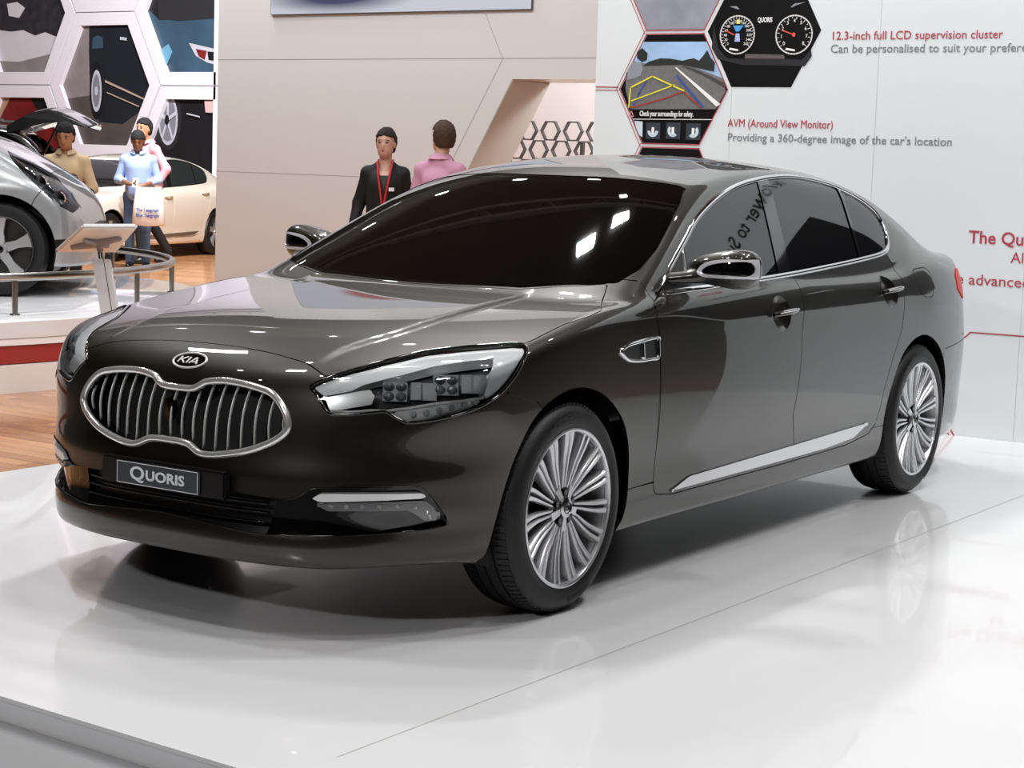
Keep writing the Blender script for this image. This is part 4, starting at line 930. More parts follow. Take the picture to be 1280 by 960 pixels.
text_obj('dial_word', 'QUORIS', .040, (lambda q: (lambda a, b, cc: (XW + .006 + cc, q[0][0] + a, q[0][1] + b)))(qq), WHT, ins, width=abs(qq[1][0] - qq[0][0]), bold=.0008)
# thin red lines on the wall
rl = stroke('wall_line', [(-2.090, 1.954), (-1.926, 1.952)], .006, RED, None, 1); tag(rl, 'short red line from the left wall edge to the parking picture, upper of two', 'line', 'red wall lines')
rl = stroke('wall_line', [(-2.089, 1.934), (-1.925, 1.933)], .004, RED, None, 1); tag(rl, 'short red line from the left wall edge to the parking picture, lower of two', 'line', 'red wall lines')
rl = stroke('wall_line', [(0.147, 0.436), (0.410, 0.568), (0.436, 0.595), (0.833, 0.597)], .007, RED, None, 1); tag(rl, 'red hexagon line on the wall right of the rear bumper', 'line', 'red wall lines')
rl = stroke('wall_line', [(0.208, 0.234), (0.380, -0.004)], .010, RED, None, 1); tag(rl, 'red slanted line meeting the stage behind the rear wheel, right of two', 'line', 'red wall lines')
rl = stroke('wall_line', [(0.179, 0.231), (0.349, -0.003)], .007, RED, None, 1); tag(rl, 'red slanted line meeting the stage behind the rear wheel, left of two', 'line', 'red wall lines')
# slogan high on the same wall (seen mirrored in the car's side windows)
wtext('The Power to Surprise', 1.00, 2.62, .165, INK, 'large black slogan high on the white wall, mirrored in the side windows', 1.34, .002)
lg = plate('wall_badge', [(1.63 + .17 * math.cos(2 * PI * k / 32), 3.08 + .10 * math.sin(2 * PI * k / 32)) for k in range(32)], mat('badge_red', (.68, .06, .09), .4), None, 1)
tag(lg, 'red oval badge on the white wall above the black slogan', 'badge')
V, F = text_mesh('KIA', .12, .0004, 'CENTER', bold=.004); obj('badge_word', [(XW + .004 + c, 1.63 + a, 3.04 + b) for a, b, c in V], F, WHT, lg)

dk = plate('picture_panel', [(1.18, 1.75), (1.36, 2.32), (3.0, 2.32), (3.0, 1.25), (1.36, 1.25)], mat('print_night', (.05, .055, .09), .3), None, 1); tag(dk, 'large dark picture panel on the white wall, mirrored in the rear side window', 'picture')
plate('photo_glint', [(1.7, 1.95), (1.95, 1.93), (1.95, 1.96), (1.72, 1.99)], WHT, dk, 3)
# ------------------------------------------------------------------ far left: photo wall of hexagons
XH = -17.5
mb = MB(); fh = lambda a, b, c: (XH + c, a, b)
EDGE = [(-16.700, 3.928), (-16.704, 1.697), (-21.865, 4.035)]
mb.prism([(-34, HALL), (EDGE[0][0] + .02, HALL), (EDGE[0][0] + .02, 9), (-34, 9)], lambda a, b, c: (XH - .3 + c, a, b), .3); struct(mb.build('wall_left', mat('white_photo_wall', (.88, .86, .89), .35)))
FRM = mat('white_frame', (.90, .87, .90), .3)
H_ = [(-19.819, 3.565), (-18.718, 3.557), (-18.203, 2.572), (-18.707, 1.573), (-19.802, 1.550), (-20.298, 2.547)]
w = H_[1][0] - H_[0][0]; hc = ((H_[2][0] + H_[5][0]) / 2, (H_[2][1] + H_[5][1]) / 2); hw = (H_[2][0] - H_[5][0]) / 2 * 1.015; hc = (hc[0] + .06, hc[1]); hh = (H_[0][1] - H_[3][1]) / 2
def hexf(c, s, hw=hw, hh=hh): return [(c[0] - hw * s, c[1]), (c[0] - hw * .52 * s, c[1] + hh * s), (c[0] + hw * .52 * s, c[1] + hh * s), (c[0] + hw * s, c[1]), (c[0] + hw * .52 * s, c[1] - hh * s), (c[0] - hw * .52 * s, c[1] - hh * s)]
DX = hw * 1.52 * 1.235; DZ = hh * 1.22
P_DARK = mat('photo_dark_car', (.13, .14, .16), .35, noise=(2, .3)); P_ROAD = mat('photo_road_grey', (.52, .48, .48), .5, noise=(3, .4)); P_SNOW = mat('photo_pale_grey', (.80, .78, .80), .5, noise=(2, .15)); P_ROCK = mat('photo_rock', (.17, .16, .18), .6, noise=(6, .9)); P_BLUE = mat('photo_blue_car', (.22, .31, .38), .35, noise=(1.5, .5)); P_RED = mat('photo_red', (.42, .10, .10), .5, noise=(3, .6)); P_WHEEL = mat('photo_wheel', (.72, .72, .76), .4); P_BLK = mat('photo_black', (.10, .10, .11), .4); P_LINE = mat('photo_line_pale', (.70, .60, .55), .5)
def clip(poly, hexpts):            # keeps a picture shape inside its hexagon
    out = list(poly); n = len(hexpts)
    for i in range(n):
        a, b = hexpts[i], hexpts[(i + 1) % n]; side = lambda p: (b[0] - a[0]) * (p[1] - a[1]) - (b[1] - a[1]) * (p[0] - a[0]); res = []
        for k in range(len(out)):
            p, q_ = out[k], out[(k + 1) % len(out)]; sp, sq = side(p), side(q_)
            if sp <= 0: res.append(p)
            if (sp < 0) != (sq < 0) and abs(sp - sq) > 1e-12: t = sp / (sp - sq); res.append((p[0] + t * (q_[0] - p[0]), p[1] + t * (q_[1] - p[1])))
        out = res
        if len(out) < 3: return None
    return out
def photo(c, label, bg, shapes, cut=None):
    poly = hexf(c, 1.0); cl = lambda P: P
    if cut is not None: poly = clip(poly, [(-60, -10), (-60, 40), (cut, 40), (cut, -10)])
    o = None
    mb = MB(); mb.prism(poly, lambda a, b, c_: (XH + .004 + c_, a, b), .01); o = mb.build('photo_panel', bg); tag(o, label, 'picture', 'hexagonal photo wall')
    lay = 1
    for nm, S, m in shapes:
        S = clip(S, poly)
        if S: mb = MB(); mb.prism(S, lambda a, b, c_: (XH + .012 + lay * .004 + c_, a, b), .004); mb.build(nm, m, o)
        lay += 1
    O_ = hexf(c, 1.213); I_ = hexf(c, 1.0); mb = MB()
    for k in range(6):
        a, b = k, (k + 1) % 6; q_ = [O_[a], O_[b], I_[b], I_[a]]
        if cut is not None: q_ = clip(q_, [(-60, -10), (-60, 40), (cut + .05, 40), (cut + .05, -10)])
        if q_ and len(q_) > 2: mb.prism(q_, lambda y, z, c_: (XH + c_, y, z), .10)
    if cut is not None: mb.prism([(cut, c[1] - hh * 1.21), (cut + .1, c[1] - hh * 1.21), (cut + .1, c[1] + hh * 1.21), (cut, c[1] + hh * 1.21)], lambda y, z, c_: (XH + c_, y, z), .10)
    mb.build('frame', FRM, o)
    return o
def ell(c, a, b, n=28, t=0): return [(c[0] + a * math.cos(-2 * PI * k / n), c[1] + b * math.sin(-2 * PI * k / n)) for k in range(n)]
W_ = [(-19.425, 2.467), (-19.429, 2.819), (-19.545, 2.466)]; a_, b_ = abs(W_[0][0] - W_[2][0]), abs(W_[0][1] - W_[1][1])
photo(hc, 'hexagonal photo of a dark car side with one silver wheel', P_ROAD, [
    ('photo_trail', [(-20.346, 2.308), (-19.377, 2.417), (-18.160, 2.129), (-18.150, 1.470), (-20.340, 1.418)], mat('photo_trail_dark', (.30, .27, .26), .5, noise=(4, .4))),
    ('photo_car', [(-19.617, 3.562), (-18.639, 3.575), (-18.121, 2.573), (-18.435, 2.126), (-18.805, 1.922), (-19.372, 1.947), (-19.594, 2.550), (-19.623, 3.154)], P_DARK),
    ('photo_window', [(-19.529, 3.354), (-19.411, 3.393), (-19.301, 3.352), (-19.290, 3.185), (-19.551, 3.170)], P_BLUE),
    ('photo_tyre', ell(W_[0], a_ * 1.35, b_ * 1.35), P_BLK), ('photo_wheel', ell(W_[0], a_, b_), P_WHEEL), ('photo_spokes', ell(W_[0], a_ * .72, b_ * .78), mat('photo_wheel_grey', (.48, .48, .52), .4)), ('photo_hub', ell(W_[0], a_ * .28, b_ * .22), P_WHEEL),
    ('photo_line', [(-19.213, 2.652), (-18.300, 2.352), (-18.300, 2.325), (-19.213, 2.612)], P_LINE), ('photo_line', [(-19.164, 2.452), (-18.414, 2.225), (-18.413, 2.205), (-19.164, 2.432)], P_LINE),
    ('photo_handle', [(-18.859, 3.364), (-18.706, 3.346), (-18.705, 3.300), (-18.859, 3.314)], P_WHEEL)])
c2 = (hc[0] - DX, hc[1] + DZ)
photo(c2, 'hexagonal photo of dark rocks above a pale snowy road', P_SNOW, [('photo_rock', [(-22.280, 4.946), (-20.216, 4.872), (-20.209, 3.799), (-20.402, 3.379), (-20.699, 3.467), (-20.948, 3.409), (-21.251, 3.508), (-21.556, 3.484), (-21.865, 3.515), (-22.281, 3.555)], P_ROCK), ('photo_rock', [(-21.659, 3.962), (-21.404, 3.991), (-21.202, 3.884), (-21.353, 3.715), (-21.608, 3.754)], P_SNOW), ('photo_road', [(-22.281, 2.995), (-21.351, 2.957), (-20.548, 3.092), (-20.546, 2.717), (-22.281, 2.714)], P_ROAD)])
c3 = (hc[0] + DX, hc[1] + DZ); cutY = [(-16.707, 2.977), (-16.714, 2.018)][0][0]
photo(c3, 'hexagonal photo of a dark blue car front with lit headlamp', P_BLK, [('photo_car', [(-18.275, 3.831), (-18.000, 3.631), (-17.286, 3.621), (-16.677, 3.643), (-16.662, 2.881), (-16.703, 2.754), (-17.851, 2.753), (-18.177, 3.308)], P_BLUE), ('photo_glass', [(-18.105, 4.604), (-16.695, 4.558), (-16.677, 3.637), (-17.552, 3.609), (-18.000, 3.647)], mat('photo_glass_grey', (.17, .17, .18), .4)), ('photo_lamp', [(-17.324, 3.252), (-16.667, 3.136), (-16.662, 2.881), (-16.923, 2.939), (-17.166, 3.043)], P_WHEEL), ('photo_lamp', [(-17.168, 3.155), (-16.927, 3.121), (-16.968, 2.978), (-17.100, 3.036)], P_RED), ('photo_lamp', [(-16.905, 3.112), (-16.731, 3.098), (-16.729, 2.961), (-16.881, 2.977)], P_BLK), ('photo_glow', [(-17.939, 3.144), (-17.769, 3.240), (-17.677, 3.110), (-17.808, 2.883)], mat('photo_glow_blue', (.40, .62, .72), .4))], cutY)
c4_ = (hc[0] + DX, hc[1] - DZ); W2 = [(-17.772, 2.003), (-17.778, 2.362), (-17.998, 2.000)]; a2, b2 = abs(W2[0][0] - W2[2][0]), abs(W2[0][1] - W2[1][1]) * 1.15
photo(c4_, 'hexagonal photo of a large silver alloy wheel on a black car', P_BLK, [('photo_tyre', ell(W2[0], a2 * 1.3, b2 * 1.2), mat('photo_tyre_grey', (.14, .14, .15), .5)), ('photo_wheel', ell(W2[0], a2 * .95, b2), P_WHEEL), ('photo_spokes', ell(W2[0], a2 * .8, b2 * .85), mat('photo_wheel_grey', (.48, .48, .52), .4))] + [('photo_spoke', [(W2[0][0] + a2 * (.08 * math.cos(an + s * PI / 2) + r * math.cos(an)), W2[0][1] + b2 * (.08 * math.sin(an + s * PI / 2) + r * math.sin(an))) for r, s in ((.15, 1), (.9, 1), (.9, -1), (.15, -1))], P_WHEEL) for an in [PI / 2 + 2 * PI * k / 5 for k in range(5)]] + [('photo_hub', ell(W2[0], a2 * .2, b2 * .2), P_BLK), ('photo_line', [(-17.327, 2.123), (-17.039, 2.072), (-17.038, 2.052), (-17.326, 2.100)], P_WHEEL), ('photo_badge', [(-16.934, 2.321), (-16.729, 2.329), (-16.725, 2.130), (-16.908, 2.134)], mat('photo_badge_pink', (.80, .66, .66), .5))], cutY)
c5 = (hc[0] - DX, hc[1] - DZ)
photo(c5, 'hexagonal photo of dark red streaks above the black hatch', P_RED, [('photo_shade', [(-22.387, 2.361), (-21.554, 2.367), (-21.967, 1.802), (-22.387, 1.795)], mat('photo_sand', (.66, .52, .45), .5)), ('photo_shade', [(-21.095, 2.371), (-20.346, 2.376), (-20.197, 2.105), (-20.842, 2.097)], P_BLK)])
ct = (hc[0], hc[1] + 2 * DZ); photo(ct, 'hexagonal photo with black letters cut by the top of the picture', P_SNOW, [('photo_letters', [(-19.728, 4.191), (-18.925, 4.171), (-18.923, 3.974), (-19.110, 3.965), (-19.204, 4.013), (-19.393, 3.971), (-19.631, 3.982)], P_BLK)])
cb = (hc[0], hc[1] - 2 * DZ); photo(cb, 'hexagonal photo low on the wall behind the white car', P_ROAD, [])
# ------------------------------------------------------------------ round stage with rail, kiosk
ST = .383; SC = (-3.34, -8.08); RS = 3.2
rs = empty('round_stage', (SC[0], SC[1], HALL), 0, 'round white display stage with a red band under the silver car', 'stage')
WST = mat('stage_white', (.88, .87, .86), .25)
h = ST - HALL
mb = MB(); mb.lathe([(.0001, h), (RS - .02, h), (RS, h - .012), (RS, h - .115), (RS - .03, h - .115)], 120, 'z'); mb.build('stage_top', mat('stage_top_gloss', (.86, .86, .87), .08), rs)
mb = MB(); mb.lathe([(RS - .02, h - .115), (RS - .005, h - .118), (RS - .005, h - .16), (RS - .03, h - .16)], 120, 'z'); mb.build('stage_trim', ALU, rs)
mb = MB(); mb.lathe([(RS - .03, h - .16), (RS - .015, h - .165), (RS - .015, h - .275), (RS - .03, h - .28)], 120, 'z'); mb.build('stage_band', mat('band_red', (.60, .17, .16), .35), rs)
mb = MB(); mb.lathe([(RS - .03, h - .28), (RS - .01, h - .285), (RS - .01, 0.0), (RS - .2, 0.0)], 120, 'z'); mb.build('stage_skirt', WST, rs)
STEEL = mat('brushed_steel', (.70, .68, .65), .22, 1.0)
rail = empty('hand_rail', (SC[0], SC[1], ST), 0, 'low round steel rail on the edge of the white round stage', 'rail')
RR = 2.905; RZ_ = .245
a0, a1 = math.radians(-150), math.radians(182)
mb = MB(); mb.tube([(RR * math.cos(a0 + (a1 - a0) * k / 110), RR * math.sin(a0 + (a1 - a0) * k / 110), RZ_) for k in range(111)], .028, 12); mb.build('rail_tube', STEEL, rail)
for px, py in ((-3.089, -5.183), (-4.349, -5.35), (-5.467, -6.079)):
    an = math.atan2(py - SC[1], px - SC[0]); x, y = RR * math.cos(an), RR * math.sin(an); mb = MB(); mb.tube([(x, y, 0), (x, y, RZ_)], .019, 10); mb.lathe([(.0001, .008), (.032, .008), (.034, 0)], 16, 'z', (x, y, 0)); mb.build('rail_post', STEEL, rail)
for an in (math.radians(d) for d in (60, 34, 8, -18, -44, -70, 168)):
    x, y = RR * math.cos(an), RR * math.sin(an); mb = MB(); mb.tube([(x, y, 0), (x, y, RZ_)], .019, 10); mb.lathe([(.0001, .008), (.032, .008), (.034, 0)], 16, 'z', (x, y, 0)); mb.build('rail_post', STEEL, rail)
ks = empty('info_kiosk', (-2.05, -3.35, HALL), 0, 'grey post kiosk with a tilted white panel behind the car headlamp', 'kiosk')
def ksv(p): return Vector(p) - Vector((-2.05, -3.35, HALL))
PST = mat('kiosk_grey', (.80, .81, .82), .35); 
p0 = ksv((-2.294, -3.480, 0.406)); p1 = ksv((-2.290, -3.581, 0.850)); d = (p1 - p0).normalized(); base = p0 - d * (p0.z / d.z)
ax = Vector((-.55, .83, 0)); ay = d.cross(ax).normalized()
mb = MB(); q = []
for p in (base, p1): q += [p + ax * .047 * sx + ay * .03 * sy for sx, sy in ((-1, -1), (1, -1), (1, 1), (-1, 1))]
mb.add(q, [(0, 1, 2, 3), (7, 6, 5, 4)] + [(i, i + 4, (i + 1) % 4 + 4, (i + 1) % 4) for i in range(4)]); mb.build('post', PST, ks)
mb = MB(); s_ = ay * -.0305; q = [base + ax * (.018 + o) + s_ * sg for o in (-.002, .002) for sg in (1.03,)] + [p1 + ax * (.018 + o) + s_ * 1.03 for o in (.002, -.002)]
mb.add(q, [(0, 1, 2, 3)]); q2 = [v - s_ * 2.06 for v in q]; mb.add(q2, [(0, 1, 2, 3)]); mb.build('post_groove', BLACK, ks)
mb = MB(); mb.box((base.x, base.y, .006), (.34, .28, .012), bev=.004); mb.build('base_plate', ALU, ks)
mb = MB(); mb.tube([p1, p1 + d * .06], .016, 12); mb.build('neck', STEEL, ks)
c = [ksv(v) for v in ((-2.065, -3.502, 1.027), (-2.233, -3.249, 1.037), (-2.447, -3.623, 0.880), (-2.255, -3.913, 0.869))]
nn = (c[1] - c[0]).cross(c[3] - c[0]).normalized(); nn = nn if nn.z > 0 else -nn
bm = bmesh.new(); vs = [bm.verts.new(v - nn * 0) for v in c] + [bm.verts.new(v + nn * .03) for v in c]
for f_ in ((0, 1, 2, 3), (7, 6, 5, 4), (0, 4, 5, 1), (1, 5, 6, 2), (2, 6, 7, 3), (3, 7, 4, 0)): bm.faces.new([vs[i] for i in f_])
bmesh.ops.bevel(bm, geom=list(bm.edges), offset=.010, segments=3, affect='EDGES'); bmesh.ops.recalc_face_normals(bm, faces=bm.faces)
me = bpy.data.meshes.new('panel'); bm.to_mesh(me); bm.free(); me.materials.append(mat('kiosk_white', (.88, .89, .90), .3)); o = bpy.data.objects.new('panel', me); sc.collection.objects.link(o); o.parent = ks
cc = sum((v for v in c), Vector()) / 4; ux = (c[1] - c[0]).normalized(); uy = (c[3] - c[0]).normalized()
mb = MB(); mb.tube([p1 + d * .05, cc - nn * .012], .02, 10)
for sx, sy in ((-.11, .10), (.10, -.08), (-.09, -.05), (.08, .07)): mb.tube([cc - nn * .014, cc - nn * .008 + ux * sx + uy * sy], [.026, .015], 8)
mb.build('bracket', mat('kiosk_bracket', (.55, .55, .57), .35, .5), ks)
mb = MB(); mb.add([cc + nn * .0315 + ux * a + uy * b for a, b in ((-.12, -.07), (.12, -.07), (.12, .07), (-.12, .07))], [(0, 1, 2, 3)]); mb.build('display', GLOSSB, ks)

# ------------------------------------------------------------------ other cars (fields again)
def xf(phi, s=(1, 1, 1)):
    s = np.array(s); return lambda P: phi(P / s) * s.min()
# silver crossover on the round stage
sv_top = spl([(.64, .42), (.575, .62), (.51, .73), (.40, .835), (.24, .945), (0, 1.08), (-.35, 1.20), (-.65, 1.28), (-1.1, 1.50), (-1.5, 1.65), (-1.9, 1.72), (-2.4, 1.73), (-3.0, 1.68), (-3.4, 1.58), (-3.6, 1.25), (-3.7, .85)])
sv_w = spl([(1.0, .76), (.75, .84), (.4, .90), (0, .92), (-1, .92), (-2, .925), (-2.8, .925), (-3.3, .89), (-3.7, .80)])
def phi_silver(P):
    x, y, z = P[..., 0], np.abs(P[..., 1]), P[..., 2]
    side = y - (sv_w(x) - .10 * np.clip((.45 - z), 0, 1) - .06 * sst(.75, 1.05, z) - .46 * np.clip(z - 1.02, 0, 1) * sst(-.2, -.6, x))
    top = (z - (sv_top(x) - .075 * (y / .85) ** 2.6)) * .8
    front = (x - (.605 + .02 * sst(.2, .5, z) - .06 * sst(.5, .95, z) - .19 * (y / .9) ** 3)) * .9
    rear = -3.68 - x + .15 * (y / .85) ** 3 + .25 * np.clip(z - .9, 0, 1)
    d = smax(side, top, .14); d = smax(d, front, .14); d = smax(d, rear, .1)
    return smax(d, .22 - z, .04)
SILP = mat('silver_paint', (.70, .71, .72), .28, .55, 1.0)
def car_wheel(parent, loc, rot, R, name='wheel', five=True):
    w = empty(name, loc, rot); w.parent = parent; k = R / .345
    mb = MB(); mb.lathe([(r * k, y * k) for r, y in [(.235, -.012), (.25, 0), (.285, .009), (.325, .0), (.34, -.03), (.345, -.06), (.345, -.16), (.33, -.21), (.28, -.225), (.235, -.2)]], 56); mb.build('tyre', RUBBER, w)
    mb = MB(); mb.lathe([(r * k, y * k) for r, y in [(.228, -.05), (.236, -.012), (.245, .002), (.238, .005), (.228, -.01), (.215, -.10), (.05, -.11), (.0001, -.11)]], 56); mb.build('rim', DARKS, w)
    mb = MB()
    for q in range(5):
        an = 2 * PI * q / 5 + .3; V = []
        for r, hw_, y in ((.05, .036, -.02), (.13, .028, -.012), (.20, .042, -.004), (.24, .060, -.002)):
            for s in (-1, 1): V.append((k * (r * math.cos(an) - s * hw_ * math.sin(an)), y * k, k * (r * math.sin(an) + s * hw_ * math.cos(an))))
        V += [(a, b - .05 * k, c_) for a, b, c_ in V]; F = []
        for i in range(3): F += [(2 * i, 2 * i + 1, 2 * i + 3, 2 * i + 2), (2 * i + 8, 2 * i + 10, 2 * i + 11, 2 * i + 9), (2 * i, 2 * i + 2, 2 * i + 10, 2 * i + 8), (2 * i + 1, 2 * i + 9, 2 * i + 11, 2 * i + 3)]
        mb.add(V, F)
    mb.lathe([(r * k, y * k) for r, y in [(.0001, -.012), (.05, -.014), (.06, -.03), (.06, -.1)]], 24); mb.build('spokes', SILVER, w)
    mb = MB(); mb.lathe([(r * k, y * k) for r, y in [(.0001, -.006), (.026, -.008), (.03, -.016)]], 20); mb.build('centre_cap', GLOSSB, w)
    return w
sv = empty('silver_crossover', (-4.727, -6.974, ST), math.radians(129), 'silver crossover car on the round stage, front at right', 'car')
V, Q = net(phi_silver, (-3.9, 0, .15), (1.1, 1.05, 1.75), .024, half=True, smooth=2); sp_ = Panels(phi_silver, V, Q)
SW = [(-.55, 1.10), (-1.0, 1.30), (-1.5, 1.50), (-2.2, 1.54), (-2.9, 1.47), (-3.2, 1.33), (-3.1, 1.10), (-2.0, 1.04)]
SL = [(.0, 1.05), (.18, .965), (.34, .865), (.46, .755), (.53, .655), (.50, .61), (.42, .66), (.30, .765), (.15, .90)]
sp_.cut(sideXZ(SW), ['shell'], 'glass', pred=lambda V, p: V[p[0]][1] > .4)
sp_.cut(lambda x, y, z: sdf_poly([(-.62, 1), (-.70, .5), (-1.28, .42), (-1.36, 0), (-1.28, -.42), (-.70, -.5), (-.62, -1)], x, y), ['shell'], 'windshield', pred=lambda V, p: V[p[0]][2] > 1.05 and V[p[0]][0] < -.3)
sp_.cut(lambda x, y, z: sdf_poly(SL, x, z), ['shell'], 'lamp', pred=lambda V, p: V[p[0]][1] > .3 and V[p[0]][0] > -.3)
for cx in (0, -2.64): sp_.cut(lambda x, y, z, cx=cx: np.hypot(x - cx, z - .34) - .395, ['shell'], 'hole', pred=lambda V, p, cx=cx: V[p[0]][1] > .5 and abs(V[p[0]][0] - cx) < .7 and V[p[0]][2] < .9)
sp_.cut(lambda x, y, z: sdf_poly([(.36, .42), (.80, .44), (.80, .36), (.38, .33)], x, z), ['shell'], 'fog', pred=lambda V, p: V[p[0]][1] > .3 and V[p[0]][0] > .3)
sp_.cut(lambda x, y, z: sdf_poly([(-.62, 1.08), (-.60, .3), (-1.55, .3), (-1.55, 1.02)], x, z), ['shell'], 'door', gap=.004, pred=lambda V, p: V[p[0]][1] > .6)
sp_.cut(lambda x, y, z: sdf_poly([(3, -1), (3, 3), (.30, 3), (.30, .78), (.24, .70), (.1, .3), (.1, -1)], x, z), ['shell'], 'bumper', gap=.003, pred=lambda V, p: V[p[0]][0] > 0)
sp_.cut(lambda x, y, z: sdf_poly([(-.6, .56), (.5, .52), (.5, .48), (-.6, .5)], y, z), ['bumper'], 'grille', pred=lambda V, p: V[p[0]][0] > .5)
sp_.finish()
sp_.emit('body_shell', 'shell', SILP, sv, both=True, flange=.02); sp_.emit('panel_gap', 'gap', BLACK, sv, off=-.008, both=True, flange=0); sp_.emit('front_bumper', 'bumper', SILP, sv, both=True, flange=.03)
sp_.emit('windshield', 'windshield', TINT, sv, both=True); 
try: sp_.emit('grille', 'grille', BLACK, sv, both=True, off=-.02)
except ValueError: pass
for s in (1, -1):
    sp_.emit('side_window', 'glass', TINT, sv, side=s); sp_.emit('front_door', 'door', SILP, sv, side=s)
    h_ = sp_.emit('headlamp', 'lamp', LAMPD, sv, side=s, off=-.03, flange=0); sp_.emit('lens', 'lamp', CLEAR, h_, side=s, flange=0)
    P, N = on_skin(phi_silver, [(x, 0, z) for x, z in [(.08, .99), (.22, .905), (.36, .80), (.47, .695)]], (0, 1, 0)); Vr, Fr = ribbon(P - N * .012, N, .065, .012, False, 8); sided('lamp_chrome', Vr, Fr, CHROME, h_, s)
    P, N = on_skin(phi_silver, [(x, 0, z) for x, z in [(.27, .825), (.40, .715)]], (0, 1, 0))
    for p in P: mb = MB(); mb.lathe([(.0001, .0), (.05, -.004), (.055, -.03)], 18, 'y'); mb.V = [(v[0] + p[0], s * (v[1] + p[1] - .006), v[2] + p[2]) for v in mb.V]; mb.build('lamp_reflector', CHROME, h_)
    f_ = sp_.emit('fog_lamp', 'fog', BLACK, sv, side=s, off=-.02)
    for cx in (0, -2.64):
        car_wheel(sv, (cx, s * (.915 if cx == 0 else .915), .34), 0 if s > 0 else PI, .34)
        mb = MB(); n = 24; V = []; F = []
        for k in range(n + 1):
            an = -.4 + (PI + .8) * k / n
            for y in (.86, .5): V.append((cx + .40 * math.cos(an), y * s, .34 + .40 * math.sin(an)))
        for k in range(n): F.append((2 * k, 2 * k + 1, 2 * k + 3, 2 * k + 2))
        F.append(tuple(2 * k + 1 for k in range(n + 1))); mb.add(V, F); mb.build('wheel_liner', BLACK, sv)
# white sedan further back
WHP = mat('pearl_white_paint', (.86, .82, .76), .25, 0., 1.0)
P0 = Vector((-16.335, -15.608, 0.151)); hd = math.radians(14); fw_ = Vector((math.cos(hd), math.sin(hd), 0)); lf = Vector((-math.sin(hd), math.cos(hd), 0)); O_w = P0 + fw_ * 3.045 - lf * .92
ws_ = empty('white_sedan', (O_w.x, O_w.y, HALL), hd, 'pearl white sedan parked behind the two men, cut by the wall edge', 'car')
V, Q = net(phi_car, (-4.35, 0, .12), (1.02, 1.02, 1.58), .035, half=True, smooth=2); wp = Panels(phi_car, V, Q)
wp.cut(sideXZ(WIN), ['shell'], 'glass', pred=lambda V, p: V[p[0]][1] > .45 and -3.3 < V[p[0]][0] < -.4 and V[p[0]][2] > .9)
wp.cut(planXY(WS), ['shell'], 'windshield', pred=lambda V, p: V[p[0]][2] > .95 and -1.5 < V[p[0]][0] < -.2 and V[p[0]][1] < .85)
wp.cut(sideXZ(FARCH), ['shell'], 'hole', pred=lambda V, p: V[p[0]][1] > .5 and -.7 < V[p[0]][0] < .7 and V[p[0]][2] < .9); wp.cut(sideXZ(RARCH), ['shell'], 'hole', pred=lambda V, p: V[p[0]][1] > .5 and V[p[0]][0] < -2.3 and V[p[0]][2] < .9)
wp.cut(xl((-1.935, 1.413), (-1.755, 1.07), .06), ['glass'], 'pillar_trim')
wp.cut(xl((-2.690, 1.359), (-2.577, 1.098), .014), ['glass'], 'pillar_trim')
wp.cut(obl(HEAD), ['shell'], 'lamp', pred=lambda V, p: V[p[0]][0] > .05 and V[p[0]][1] > .3 and V[p[0]][2] > .55)
wp.cut(frontYZ(GRS), ['shell'], 'grille', pred=lambda V, p: V[p[0]][0] > .6)
wp.cut(sideXZ(FDOOR), ['shell'], 'front_door', gap=.004, pred=DP); wp.cut(sideXZ(RDOOR), ['shell'], 'rear_door', gap=.004, pred=DP); wp.finish()
wp.emit('body_shell', 'shell', WHP, ws_, both=True, flange=.02); wp.emit('panel_gap', 'gap', mat('gap_grey', (.42, .40, .38), .6), ws_, off=-.008, both=True, flange=0); wp.emit('windshield', 'windshield', TINT, ws_, both=True, flange=0); wp.emit('grille', 'grille', BLACK, ws_, both=True, off=-.03)
for s in (1, -1):
    d1 = wp.emit('front_door', 'front_door', WHP, ws_, side=s); d2 = wp.emit('rear_door', 'rear_door', WHP, ws_, side=s)
    wp.emit('side_window', 'glass', mat('green_tint_glass', (.12, .13, .13), .03), ws_, side=s, flange=0); wp.emit('pillar_trim', 'pillar_trim', BLACK, ws_, side=s, off=.004)
    wp.emit('headlamp', 'lamp', LAMPG, ws_, side=s, flange=0)
    Vr, Fr = ribbon(WINP, WINN, .022, .006, True, 6); sided('window_moulding', Vr, Fr, BLACK, ws_, s)
    for k, par in enumerate((d1, d2)):
        pts = [tuple(np.array(skin_pt(HB[k][0] - t * .11, HB[k][1], .03 - .024 * abs(t) ** 3)[0]) * [1, s, 1]) for t in np.linspace(-1, 1, 7)]; mb = MB(); mb.tube(pts, .014, 8); mb.build('door_handle', WHP, par)
    P, N = on_skin(phi_car, [(x, 0, z) for x, z in [(-.31, .838), (-.57, .860), (-.57, .80), (-.36, .80)]], (0, 1, 0)); sided('fender_vent', list(P + N * .006), [(0, 1, 2, 3)], BLACK, ws_, s)
    for cx in (0, -3.045): car_wheel(ws_, (cx, s * .92, .345), 0 if s > 0 else PI, .345)
    Vr, Fr = on_skin(phi_car, [(x, 0, z) for x, z in SILLC], (0, 1, 0)); sided('sill_moulding', list(Vr + Fr * .006), [tuple(range(len(SILLC)))], SATIN, ws_, s)
